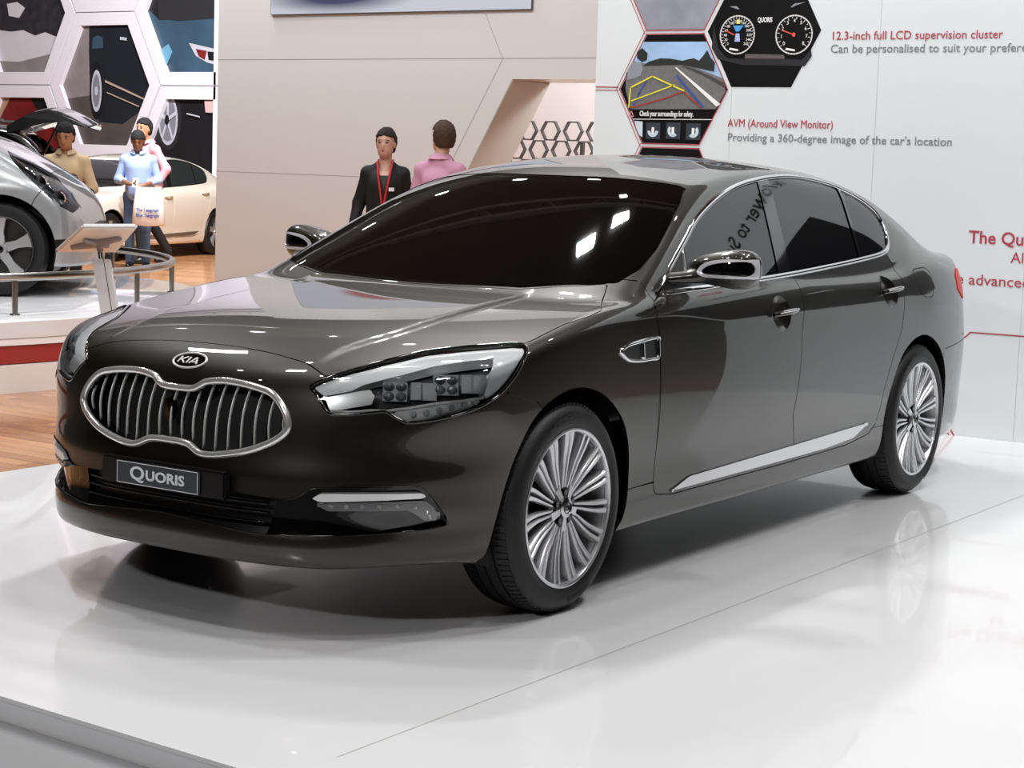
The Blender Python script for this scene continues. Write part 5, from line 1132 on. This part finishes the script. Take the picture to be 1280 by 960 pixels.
# black estate with its tailgate raised
bs_p = Vector((-9.472, -12.465, 1.769)); hb = math.radians(-50); fb_ = Vector((math.cos(hb), math.sin(hb), 0)); lb = Vector((-math.sin(hb), math.cos(hb), 0))
O_b = bs_p + fb_ * 3.1 - lb * .60
bk = empty('black_estate', (O_b.x, O_b.y, HALL), hb, 'black estate car with raised tailgate behind the man in the beige shirt', 'car')
bt = spl([(.95, .62), (.8, .86), (.3, 1.02), (-.4, 1.12), (-.7, 1.22), (-1.2, 1.55), (-1.7, 1.74), (-2.4, 1.81), (-2.9, 1.80), (-3.15, 1.76), (-3.35, 1.64), (-3.55, 1.42), (-3.75, 1.10), (-3.85, .85)])
def phi_black(P):
    x, y, z = P[..., 0], np.abs(P[..., 1]), P[..., 2]
    side = y - (.93 - .08 * np.clip(.5 - z, 0, 1) - .42 * np.clip(z - 1.12, 0, 2) * sst(-.2, -.7, x)); top = (z - (bt(x) - .06 * (y / .8) ** 2.5)) * .85
    front = x - (.95 - .3 * (y / .9) ** 3); rear = (-3.92 + .30 * np.clip(z - 1.0, 0, 1)) - x
    return smax(smax(smax(smax(side, top, .1), front, .12), rear, .05), .24 - z, .04)
BKP = mat('black_paint', (.035, .035, .04), .2, .2, 1.0)
V, Q = net(phi_black, (-4.05, 0, .18), (1.05, 1.05, 1.95), .04, half=True, smooth=2); bp_ = Panels(phi_black, V, Q)
bp_.cut(sideXZ([(-.8, 1.2), (-1.3, 1.52), (-1.8, 1.68), (-3.0, 1.72), (-3.2, 1.62), (-3.48, 1.24), (-2.5, 1.18)]), ['shell'], 'glass', pred=lambda V, p: V[p[0]][1] > .45)
bp_.cut(lambda x, y, z: np.maximum(np.abs(y) - .66 + .12 * np.clip(z - 1.1, 0, 1), np.maximum(z - 1.70, .62 - z)), ['shell'], 'hole', pred=lambda V, p: V[p[0]][0] < -3.2)
bp_.cut(lambda x, y, z: np.maximum(np.maximum(.60 - np.abs(y), np.abs(z - 1.33) - .20), x + 3.50), ['shell'], 'tail', pred=lambda V, p: V[p[0]][0] < -3.3)
for cx in (0, -2.72): bp_.cut(lambda x, y, z, cx=cx: np.hypot(x - cx, z - .36) - .42, ['shell'], 'hole', pred=lambda V, p, cx=cx: V[p[0]][1] > .5 and abs(V[p[0]][0] - cx) < .8 and V[p[0]][2] < 1)
bp_.finish(); bp_.emit('body_shell', 'shell', BKP, bk, both=True, flange=.03)
for s in (1, -1):
    bp_.emit('side_window', 'glass', TINT, bk, side=s); bp_.emit('tail_lamp', 'tail', REDL, bk, side=s, off=.004)
    for cx in (0, -2.72): car_wheel(bk, (cx, s * .92, .36), 0 if s > 0 else PI, .36)
    mb = MB(); mb.tube([(-3.0, s * .52, 1.84), (-1.9, s * .54, 1.84)], .02, 8); mb.build('roof_rail', SATIN, bk)
mb = MB(); mb.box((-2.9, 0, .75), (1.7, 1.2, .06)); mb.box((-2.1, 0, 1.1), (.15, 1.3, .7)); mb.build('load_floor', BLACK, bk)
tgp = []
for t in np.linspace(0, 1, 10):
    an = 2.55 - 1.15 * t; 
    tgp.append((-3.06 - .90 * t, 1.825 + .20 * math.sin(PI * .96 * t)))
V = []; F = []
for (x, z) in tgp:
    for y in np.linspace(-1, 1, 9): V.append((x - .05 * (1 - abs(y) ** 3), y * .68, z - .05 * y * y))
for i in range(9):
    for j in range(8): F.append((i * 9 + j, i * 9 + j + 1, i * 9 + j + 10, i * 9 + j + 9))
n0 = len(V); V += [(x + .0, y, z - .02 - .17 * max(0, math.sin(PI * min(1, (-3.0 - x) / .95))) ** .7 * (1 - .5 * (-3.06 - x) / .9)) for x, y, z in V]; F += [tuple(q + n0 for q in reversed(f)) for f in F]
for i in range(9): F += [(i * 9, i * 9 + 9, n0 + i * 9 + 9, n0 + i * 9), (i * 9 + 8, n0 + i * 9 + 8, n0 + i * 9 + 17, i * 9 + 17)]
F += [tuple([81 + j, 82 + j, n0 + 82 + j, n0 + 81 + j]) for j in range(8)]
mb = MB(); mb.add(V, F, True); tg = mb.build('tailgate', BKP, bk)
for s in (1, -1): mb = MB(); mb.tube([(-3.45, s * .6, 1.45), (-3.65, s * .6, 1.88)], .014, 8); mb.build('gas_strut', BLACK, tg)
# ------------------------------------------------------------------ people
SKINS = {'light': mat('skin_light', (.80, .62, .54), .5), 'tan': mat('skin_tan', (.70, .50, .38), .5), 'brown': mat('skin_brown', (.50, .33, .23), .5)}
LIP = mat('lip_pink', (.60, .28, .26), .45); EYE = mat('eye_dark', (.07, .05, .045), .2); EYW = mat('eye_white', (.85, .83, .80), .3)
def limb(a, b, ra, rb): return (a, b, ra, rb)
def person(name, label, loc, face, H, J, skin, hair, cloth, h=.013, head_turn=0., head_pitch=0., female=False):
    """J: joints of the pose in metres for a 1.75 m figure facing +x (left is +y)"""
    s = H / 1.75; root = empty(name, loc, face, label, 'person'); root.scale = (s, s, s)
    sk = SKINS[skin]
    hc_ = np.array(J['head']); ch, sh_ = math.cos(head_turn), math.sin(head_turn); cp, sp2 = math.cos(head_pitch), math.sin(head_pitch)
    def hd_(p):                    # head frame (x forward, z up) -> body frame
        x, y, z = p; x, z = x * cp + z * sp2, -x * sp2 + z * cp
        return hc_ + np.array([x * ch - y * sh_, x * sh_ + y * ch, z])
    hinv = lambda P: (lambda q: np.stack([(q[..., 0] * ch + q[..., 1] * sh_) * cp - q[..., 2] * sp2, -q[..., 0] * sh_ + q[..., 1] * ch, (q[..., 0] * ch + q[..., 1] * sh_) * sp2 + q[..., 2] * cp], -1))(P - hc_)
    def fhead(P):
        q = hinv(P); x, y, z = q[..., 0], q[..., 1], q[..., 2]
        sk_ = (np.sqrt((x / .098) ** 2 + (y / .076) ** 2 + ((z - .022) / .100) ** 2) - 1) * .078
        jaw = (np.sqrt(((x - .022) / .070) ** 2 + (y / .062) ** 2 + ((z + .055) / .072) ** 2) - 1) * .058
        d = smin(sk_, jaw, .04)
        nose = np.linalg.norm((q - np.array([.094, 0, -.018])) * [1, 1.35, .62], axis=-1) - .0155; d = smin(d, nose, .018)
        for s_ in (-1, 1):
            ear = (np.sqrt(((x + .008) / .020) ** 2 + ((y - s_ * .079) / .010) ** 2 + ((z + .005) / .032) ** 2) - 1) * .010; d = smin(d, ear, .006)
            eye = np.linalg.norm(q - np.array([.096, s_ * .031, .012]), axis=-1) - .015; d = smax(d, -eye, .012)
        return d
    body = []
    body += [(J['pelvis'], J['chest'], .125, .135), (J['chest'], J['neck0'], .12, .055), (J['neck0'], hd_((-.012, 0, -.06)), .055, .052)]
    arms = []; hands = []; legs = []
    for k in 'LR':
        arms += [(J['sh' + k], J['el' + k], .050, .040), (J['el' + k], J['wr' + k], .038, .027)]
        legs += [(J['hip' + k], J['kn' + k], .082, .055), (J['kn' + k], J['an' + k], .052, .036)]
        w = np.array(J['wr' + k], float); d = np.array(J.get('hd' + k, w - np.array(J['el' + k], float)), float); d /= np.linalg.norm(d)
        up = np.array(J.get('hn' + k, (1., 0, 0)), float); lat = np.cross(d, up); lat /= np.linalg.norm(lat); up = np.cross(lat, d)
        hands += [(w, w + d * .035, .026, .028)]
        for i, (o, l) in enumerate(((-.027, .066), (-.009, .075), (.009, .071), (.027, .056))):
            b0 = w + d * .06 + lat * o * .95; hands += [(w + d * .03 + lat * o * .6, b0, .013, .0115)]; m_ = b0 + d * l * .5 + up * .010; hands += [(b0, m_, .0105, .0095), (m_, m_ + d * l * .40 + up * .026, .0092, .0078)]
        tb = w + d * .02 - lat * .028; tm = tb + d * .032 - lat * .024 + up * .012; hands += [(tb, tm, .0125, .0105), (tm, tm + d * .028 + up * .008, .010, .0085)]
    shl = [(J['shL'], J['chest'], .062, .09), (J['shR'], J['chest'], .062, .09)]
    fb_all = capsules(body + shl + arms + legs); fh_ = capsules(hands)
    feet = []
    for k in 'LR':
        a = np.array(J['an' + k], float); t = J.get('toe' + k, (1, 0, 0)); t = np.array(t, float) / np.linalg.norm(t); feet.append((a, t))
    def fbody(P): return smin(smin(fb_all(P, .035), fhead(P), .02), fh_(P, .008), .012)
    pts = np.array([J[k] for k in J if k[:2] not in ('hd', 'hn', 'to')] + [hd_((0, 0, .13))]); lo = pts.min(0) - .17; hi = pts.max(0) + .17; lo[2] = max(.0, lo[2])
    V, Q = net(fbody, lo, hi, h, smooth=1); b = obj('body', V, Q.tolist(), sk, root, True)
    def garment(nm, f, m, lo_, hi_, parent=root):
        V, Q = net(f, lo_, hi_, h * 1.1, smooth=1); return obj(nm, V, Q.tolist(), m, parent, True)
    # trousers
    fl = capsules([(a, b_, ra + .012, rb + .018) for a, b_, ra, rb in legs] + [(J['hipL'], J['hipR'], .10, .10), (J['pelvis'], np.array(J['pelvis']) + [0, 0, .06], .135, .128)])
    ztop = J['pelvis'][2] + .06
    garment('trousers', lambda P: smax(fl(P, .05), P[..., 2] - ztop, .01), cloth['trousers'], np.append(pts.min(0)[:2] - .18, .02), np.append(pts.max(0)[:2] + .18, ztop + .03))
    # top
    sl = cloth.get('sleeve', 1.0); up_ = []
    for k in 'LR':
        e = np.array(J['el' + k], float); w = np.array(J['wr' + k], float); up_ += [(J['sh' + k], e, .056, .054)]
        if sl > .5: up_ += [(e, e + (w - e) * (sl - .5) * 2, .053, .043)]
    thick = cloth.get('thick', 0.)
    ft = capsules([(J['pelvis'], J['chest'], .150 + thick, .150 + thick), (J['chest'], J['neck0'], .135 + thick, .07), (J['shL'], J['chest'], .060, .10), (J['shR'], J['chest'], .060, .10), (np.array(J['shL']) + [0, -.02, .0], J['neck0'], .055, .055), (np.array(J['shR']) + [0, .02, .0], J['neck0'], .055, .055)] + up_)
    zl = J['pelvis'][2] - cloth.get('drop', .06); nk = np.array(J['neck0'])
    def ftop(P):
        d = ft(P, .04); d = smax(d, zl - P[..., 2], .012)
        if female: d = smax(d, -np.maximum(np.abs(P[..., 1]) - .062 * (P[..., 2] - 1.24) / .2, np.maximum(.02 - P[..., 0], 1.24 - P[..., 2])), .01)
        return smax(d, -(np.linalg.norm((P - nk - np.array([.03, 0, .055])) * [1, 1, .8], axis=-1) - .068), .01)
    top = garment(cloth.get('topname', 'shirt'), ftop, cloth['top'], lo, np.array([hi[0], hi[1], nk[2] + .10]))
    if cloth.get('collar'):
        mb = MB(); n = 20
        for r0, r1, z0, z1 in ((.064, .072, .012, .045), (.072, .096, .045, .008)): 
            Vv = []; Ff = []
            for k in range(n + 1):
                an = .32 + (2 * PI - .64) * k / n
                for r, z in ((r0, z0), (r1, z1)): Vv.append((nk[0] + .012 + r * math.cos(an) * 1.05, nk[1] + r * math.sin(an) * 1.08, nk[2] + z - .03 * max(0, math.cos(an)) ** 2))
            for k in range(n): Ff.append((2 * k, 2 * k + 1, 2 * k + 3, 2 * k + 2))
            mb.add(Vv, Ff, True)
        mb.build('collar', cloth['collar'], top)
        cx = lambda z: None
    # shoes
    for a, t in feet:
        g = lambda P, a=a, t=t: smax(capsules([(a + [0, 0, -.035], np.array([a[0], a[1], .045]) + t * .02, .045, .045), (np.array([a[0], a[1], .04]) - t * .03, np.array([a[0], a[1], .03]) + t * .15, .042, .036)])(P, .03), .0 - P[..., 2], .006)
        c_ = np.array([a[0], a[1], 0]) + t * .06; V, Q = net(g, c_ - [.19, .19, .02], c_ + [.19, .19, .2], .012, smooth=1); obj('shoe', V, Q.tolist(), cloth.get('shoe', BLACK), root, True)
    # face and hair
    for s_ in (-1, 1):
        mb = MB(); mb.box((0, 0, 0), (.001, .001, .001)); mb = MB()
        for r, dx, nm in ((.0115, 0, 0),):
            n = 10; rows = 6; Vv = []; Ff = []
            for i in range(rows + 1):
                for k in range(n):
                    th = PI * i / rows; ph = 2 * PI * k / n; Vv.append(tuple(hd_((.080 + r * math.sin(th) * math.cos(ph), s_ * .031 + r * 1.15 * math.sin(th) * math.sin(ph), .011 + r * .62 * math.cos(th)))))
            for i in range(rows):
                for k in range(n): Ff.append((i * n + k, i * n + (k + 1) % n, (i + 1) * n + (k + 1) % n, (i + 1) * n + k))
            mb.add(Vv, Ff, True)
        mb.build('eye', EYE, b)
        mb = MB(); mb.tube([tuple(hd_((.086, s_ * .014, .029))), tuple(hd_((.087, s_ * .032, .034))), tuple(hd_((.078, s_ * .050, .028)))], [.0035, .0045, .003], 6); mb.build('eyebrow', hair, b)
    mb = MB(); mb.tube([tuple(hd_((.080, -.024, -.058))), tuple(hd_((.091, 0, -.056))), tuple(hd_((.080, .024, -.058)))], [.005, .0095, .005], 8); mb.build('mouth', LIP, b)
    def fhair(P):
        q = hinv(P); x, y, z = q[..., 0], q[..., 1], q[..., 2]
        d = (np.sqrt(((x + .010) / .112) ** 2 + (y / .094) ** 2 + ((z - .026) / .120) ** 2) - 1) * .095
        d = smin(d, (np.sqrt(((x + .045) / .062) ** 2 + (y / .070) ** 2 + ((z + .035) / .06) ** 2) - 1) * .06, .03)
        fr_ = cloth.get('fringe', .055)
        d = smax(d, np.minimum(x - .030 + .30 * np.abs(y), fr_ - z - 1.5 * y * y), .030)
        d = smax(d, np.minimum(x - .004, -.012 - z), .022)
        d = d + .0035 * np.sin(x * 95 + 40 * z) * np.sin(y * 110 + 1.0) * np.sin(z * 80)
        d = smax(d, -.075 - z, .012)
        if female:
            bun = np.linalg.norm(q - np.array([-.075, 0, .098]), axis=-1) - .046; d = smin(d, bun, .05)
        return d
    q0 = hc_ - .19; q1 = hc_ + .19
    V, Q = net(fhair, q0, q1, .010, smooth=1); obj('hair', V, Q.tolist(), hair, b, True)
    return root, hd_, J
def stand(**kw):
    J = dict(pelvis=(0, 0, .96), chest=(.01, 0, 1.27), neck0=(-.005, 0, 1.455), head=(.022, 0, 1.625), shL=(-.005, .172, 1.375), shR=(-.005, -.172, 1.375),
             elL=(-.03, .225, 1.11), elR=(-.03, -.225, 1.11), wrL=(.04, .235, .87), wrR=(.04, -.235, .87), hipL=(0, .085, .90), hipR=(0, -.085, .90), knL=(.02, .095, .50), knR=(.02, -.095, .50), anL=(-.02, .10, .085), anR=(-.02, -.10, .085))
    J.update(kw); return J
HDK = mat('hair_dark_brown', (.13, .09, .07), .85, bump=(80, .3)); HBK = mat('hair_black', (.045, .04, .04), .85, bump=(80, .3)); HBR = mat('hair_brown', (.26, .18, .13), .85, bump=(80, .3))
DENIM = mat('denim_blue', (.22, .30, .40), .8, bump=(120, .2)); DKT = mat('trousers_dark', (.09, .085, .10), .8)
def ground(p): return (p[0], p[1], HALL)
# woman in a black jacket
g = (-7.991, -5.978, 1.176)
jk = mat('jacket_black', (.045, .045, .05), .75)
wroot, whd, J = person('person', 'woman in black jacket with red lanyard standing by the warm white wall', ground(g), math.radians(33), 1.80, stand(shL=(-.005, .150, 1.375), shR=(-.005, -.150, 1.375), elL=(-.04, .215, 1.12), elR=(-.06, -.225, 1.12), wrL=(.06, .20, .90), wrR=(.02, -.27, .88)), 'light', HDK, dict(trousers=mat('trousers_navy', (.07, .08, .16), .8), top=jk, topname='jacket', sleeve=.98, thick=.008, drop=.12, fringe=.065), female=True, head_turn=-.18)
mb = MB(); nz = J['neck0']
mb.add([(.128, .05, 1.36), (.128, -.05, 1.36), (.158, -.035, 1.24), (.158, .035, 1.24)], [(0, 1, 2, 3)]); mb.build('blouse', mat('blouse_black', (.03, .03, .033), .5), wroot)
mb = MB()
for s_ in (1, -1): mb.tube([(-.02, s_ * .062, 1.49), (.085, s_ * .062, 1.465), (.148, s_ * .052, 1.38), (.186, s_ * .028, 1.24), (.192, s_ * .006, 1.10)], .0095, 8)
mb.tube([(.192, 0, 1.11), (.193, 0, 1.03)], .010, 8); mb.build('lanyard', mat('lanyard_red', (.72, .13, .15), .6), wroot)
mb = MB(); mb.box((.187, .070, 1.245), (.012, .045, .03)); mb.build('name_badge', WHT, wroot)
mb = MB(); mb.box((.195, 0, 1.0), (.012, .10, .06)); mb.build('pass_card', mat('pass_pink', (.75, .25, .28), .5), wroot)
# man in pink, back of the head to us
g = (-7.530, -5.050, 1.272)
person('person', 'man in pink shirt seen from behind, near the slanted wall opening', ground(g), math.radians(33 + 148), 1.86, stand(), 'light', HBR, dict(trousers=DKT, top=mat('shirt_pink', (.80, .58, .68), .8, bump=(40, .2)), sleeve=.98, collar=mat('shirt_pink', (.80, .58, .68)), fringe=.07), head_turn=1.1)
# man in beige behind the silver car
g = (-8.074, -10.068, 1.191)
person('person', 'man in beige shirt looking down behind the silver car', ground(g), math.radians(47 - 12), 1.80, stand(head=(.05, 0, 1.615), elL=(.02, .26, 1.12), elR=(.02, -.26, 1.12), wrL=(.20, .20, .98), wrR=(.20, -.20, .98)), 'tan', HBK, dict(trousers=DKT, top=mat('shirt_beige', (.78, .68, .54), .85, bump=(40, .2)), sleeve=.55, collar=mat('shirt_beige', (.78, .68, .54)), fringe=.06, thick=.012), head_pitch=.30, head_turn=-.1)
# man in light blue with a phone and a bag
g = (-12.763, -13.742, 0.297)
bl = mat('shirt_blue', (.58, .66, .82), .8, bump=(40, .25))
broot, bhd, J = person('person', 'man in light blue shirt and jeans looking at a phone, carrying a white bag', ground(g), math.radians(45 - 8), 1.83, stand(head=(.06, 0, 1.605), elL=(-.02, .25, 1.12), elR=(-.02, -.25, 1.12), wrL=(.25, .10, 1.05), wrR=(.24, -.09, 1.07), hdL=(.35, -.9, .1), hdR=(.35, .9, .1), hnL=(.5, .3, .8), hnR=(.5, -.3, .8), knR=(.03, -.10, .50), anL=(.03, .11, .085)), 'brown', HBK, dict(trousers=DENIM, top=bl, sleeve=.72, collar=bl, fringe=.05, drop=.10, thick=.012), h=.0105, head_pitch=.38)
def bw(p): 
    c, s_ = math.cos(math.radians(37)), math.sin(math.radians(37)); k = 1.83 / 1.75; return Vector((g[0] + k * (p[0] * c - p[1] * s_), g[1] + k * (p[0] * s_ + p[1] * c), HALL + k * p[2]))
mb = MB(); R3 = Matrix.Rotation(math.radians(37), 3, 'Z') @ Matrix.Rotation(-.7, 3, 'Y'); mb.box(bw((.285, .005, 1.085)), (.014, .075, .15), R3, .006); ph = mb.build('mobile_phone', mat('phone_white', (.86, .84, .84), .3)); tag(ph, 'pale mobile phone held in both hands by the man in blue', 'phone')
mb = MB(); mb.box(bw((.285, .005, 1.085)) + R3 @ Vector((-.0075, 0, 0)), (.001, .066, .12), R3); mb.build('phone_screen', GLOSSB, ph)
bag = MB(); o_ = bw((.34, .18, .0)); ux = Vector((-.60, .80, 0)); vx = Vector((.80, .60, 0)); zt = bw((0, 0, 1.04)).z
V = []; F = []
for z, wd_, dp in ((zt - .50, .205, .075), (zt - .49, .215, .085), (zt - .25, .20, .08), (zt - .05, .175, .035), (zt, .165, .012)):
    for k in range(16):
        an = 2 * PI * k / 16; ca, sa = math.cos(an), math.sin(an); q = o_ + ux * wd_ * math.copysign(abs(ca) ** .55, ca) + vx * dp * math.copysign(abs(sa) ** .7, sa); V.append((q.x, q.y, z + .012 * math.sin(an * 3)))
for i in range(4):
    for k in range(16): F.append((i * 16 + k, i * 16 + (k + 1) % 16, i * 16 + 16 + (k + 1) % 16, i * 16 + 16 + k))
F.append(tuple(range(15, -1, -1))); bag.add(V, F, True); bo = bag.build('carrier_bag', mat('bag_white', (.84, .80, .77), .45, bump=(14, .35)), sharp=60); tag(bo, 'white carrier bag with blue lettering hanging from the man in blue', 'bag')
mb = MB()
for dp in (-.012, .012): mb.tube([o_ + ux * -.07 + vx * dp + Vector((0, 0, zt - .01)), o_ + ux * -.02 + vx * dp * .5 + Vector((0, 0, zt + .05)), o_ + ux * .03 + vx * dp + Vector((0, 0, zt - .01))], .006, 6)
mb.build('handle', mat('bag_handle', (.80, .74, .72), .5), bo)
for k, (s, z) in enumerate((('The Telegraph', .24), ('Blue Telegraph', .31))):
    V, F = text_mesh(s, .055, .0005, 'CENTER', bold=.002)
    obj('bag_word', [tuple(o_ + ux * a * .9 + vx * (.0935 + c) + Vector((0, 0, zt - z + b))) for a, b, c in V], F, mat('bag_blue', (.22, .25, .50), .5), bo)
# man in pink striding behind him
g = (-13.669, -14.460, 0.248)
pk = mat('shirt_rose', (.84, .60, .66), .8, bump=(40, .2))
person('person', 'man in pink shirt walking behind the man in light blue', (g[0], g[1], HALL), math.radians(45 - 62), 2.0, stand(pelvis=(-.03, 0, .95), chest=(.01, 0, 1.26), head=(.06, 0, 1.62), knL=(.16, .09, .52), anL=(.12, .10, .085), knR=(-.10, -.09, .50), anR=(-.34, -.10, .15), elL=(-.10, .27, 1.15), wrL=(.02, .24, .92), elR=(-.06, -.24, 1.12), wrR=(.10, -.22, .92)), 'tan', HBK, dict(trousers=DKT, top=pk, sleeve=.75, collar=pk, fringe=.06, thick=.010), head_turn=.35)
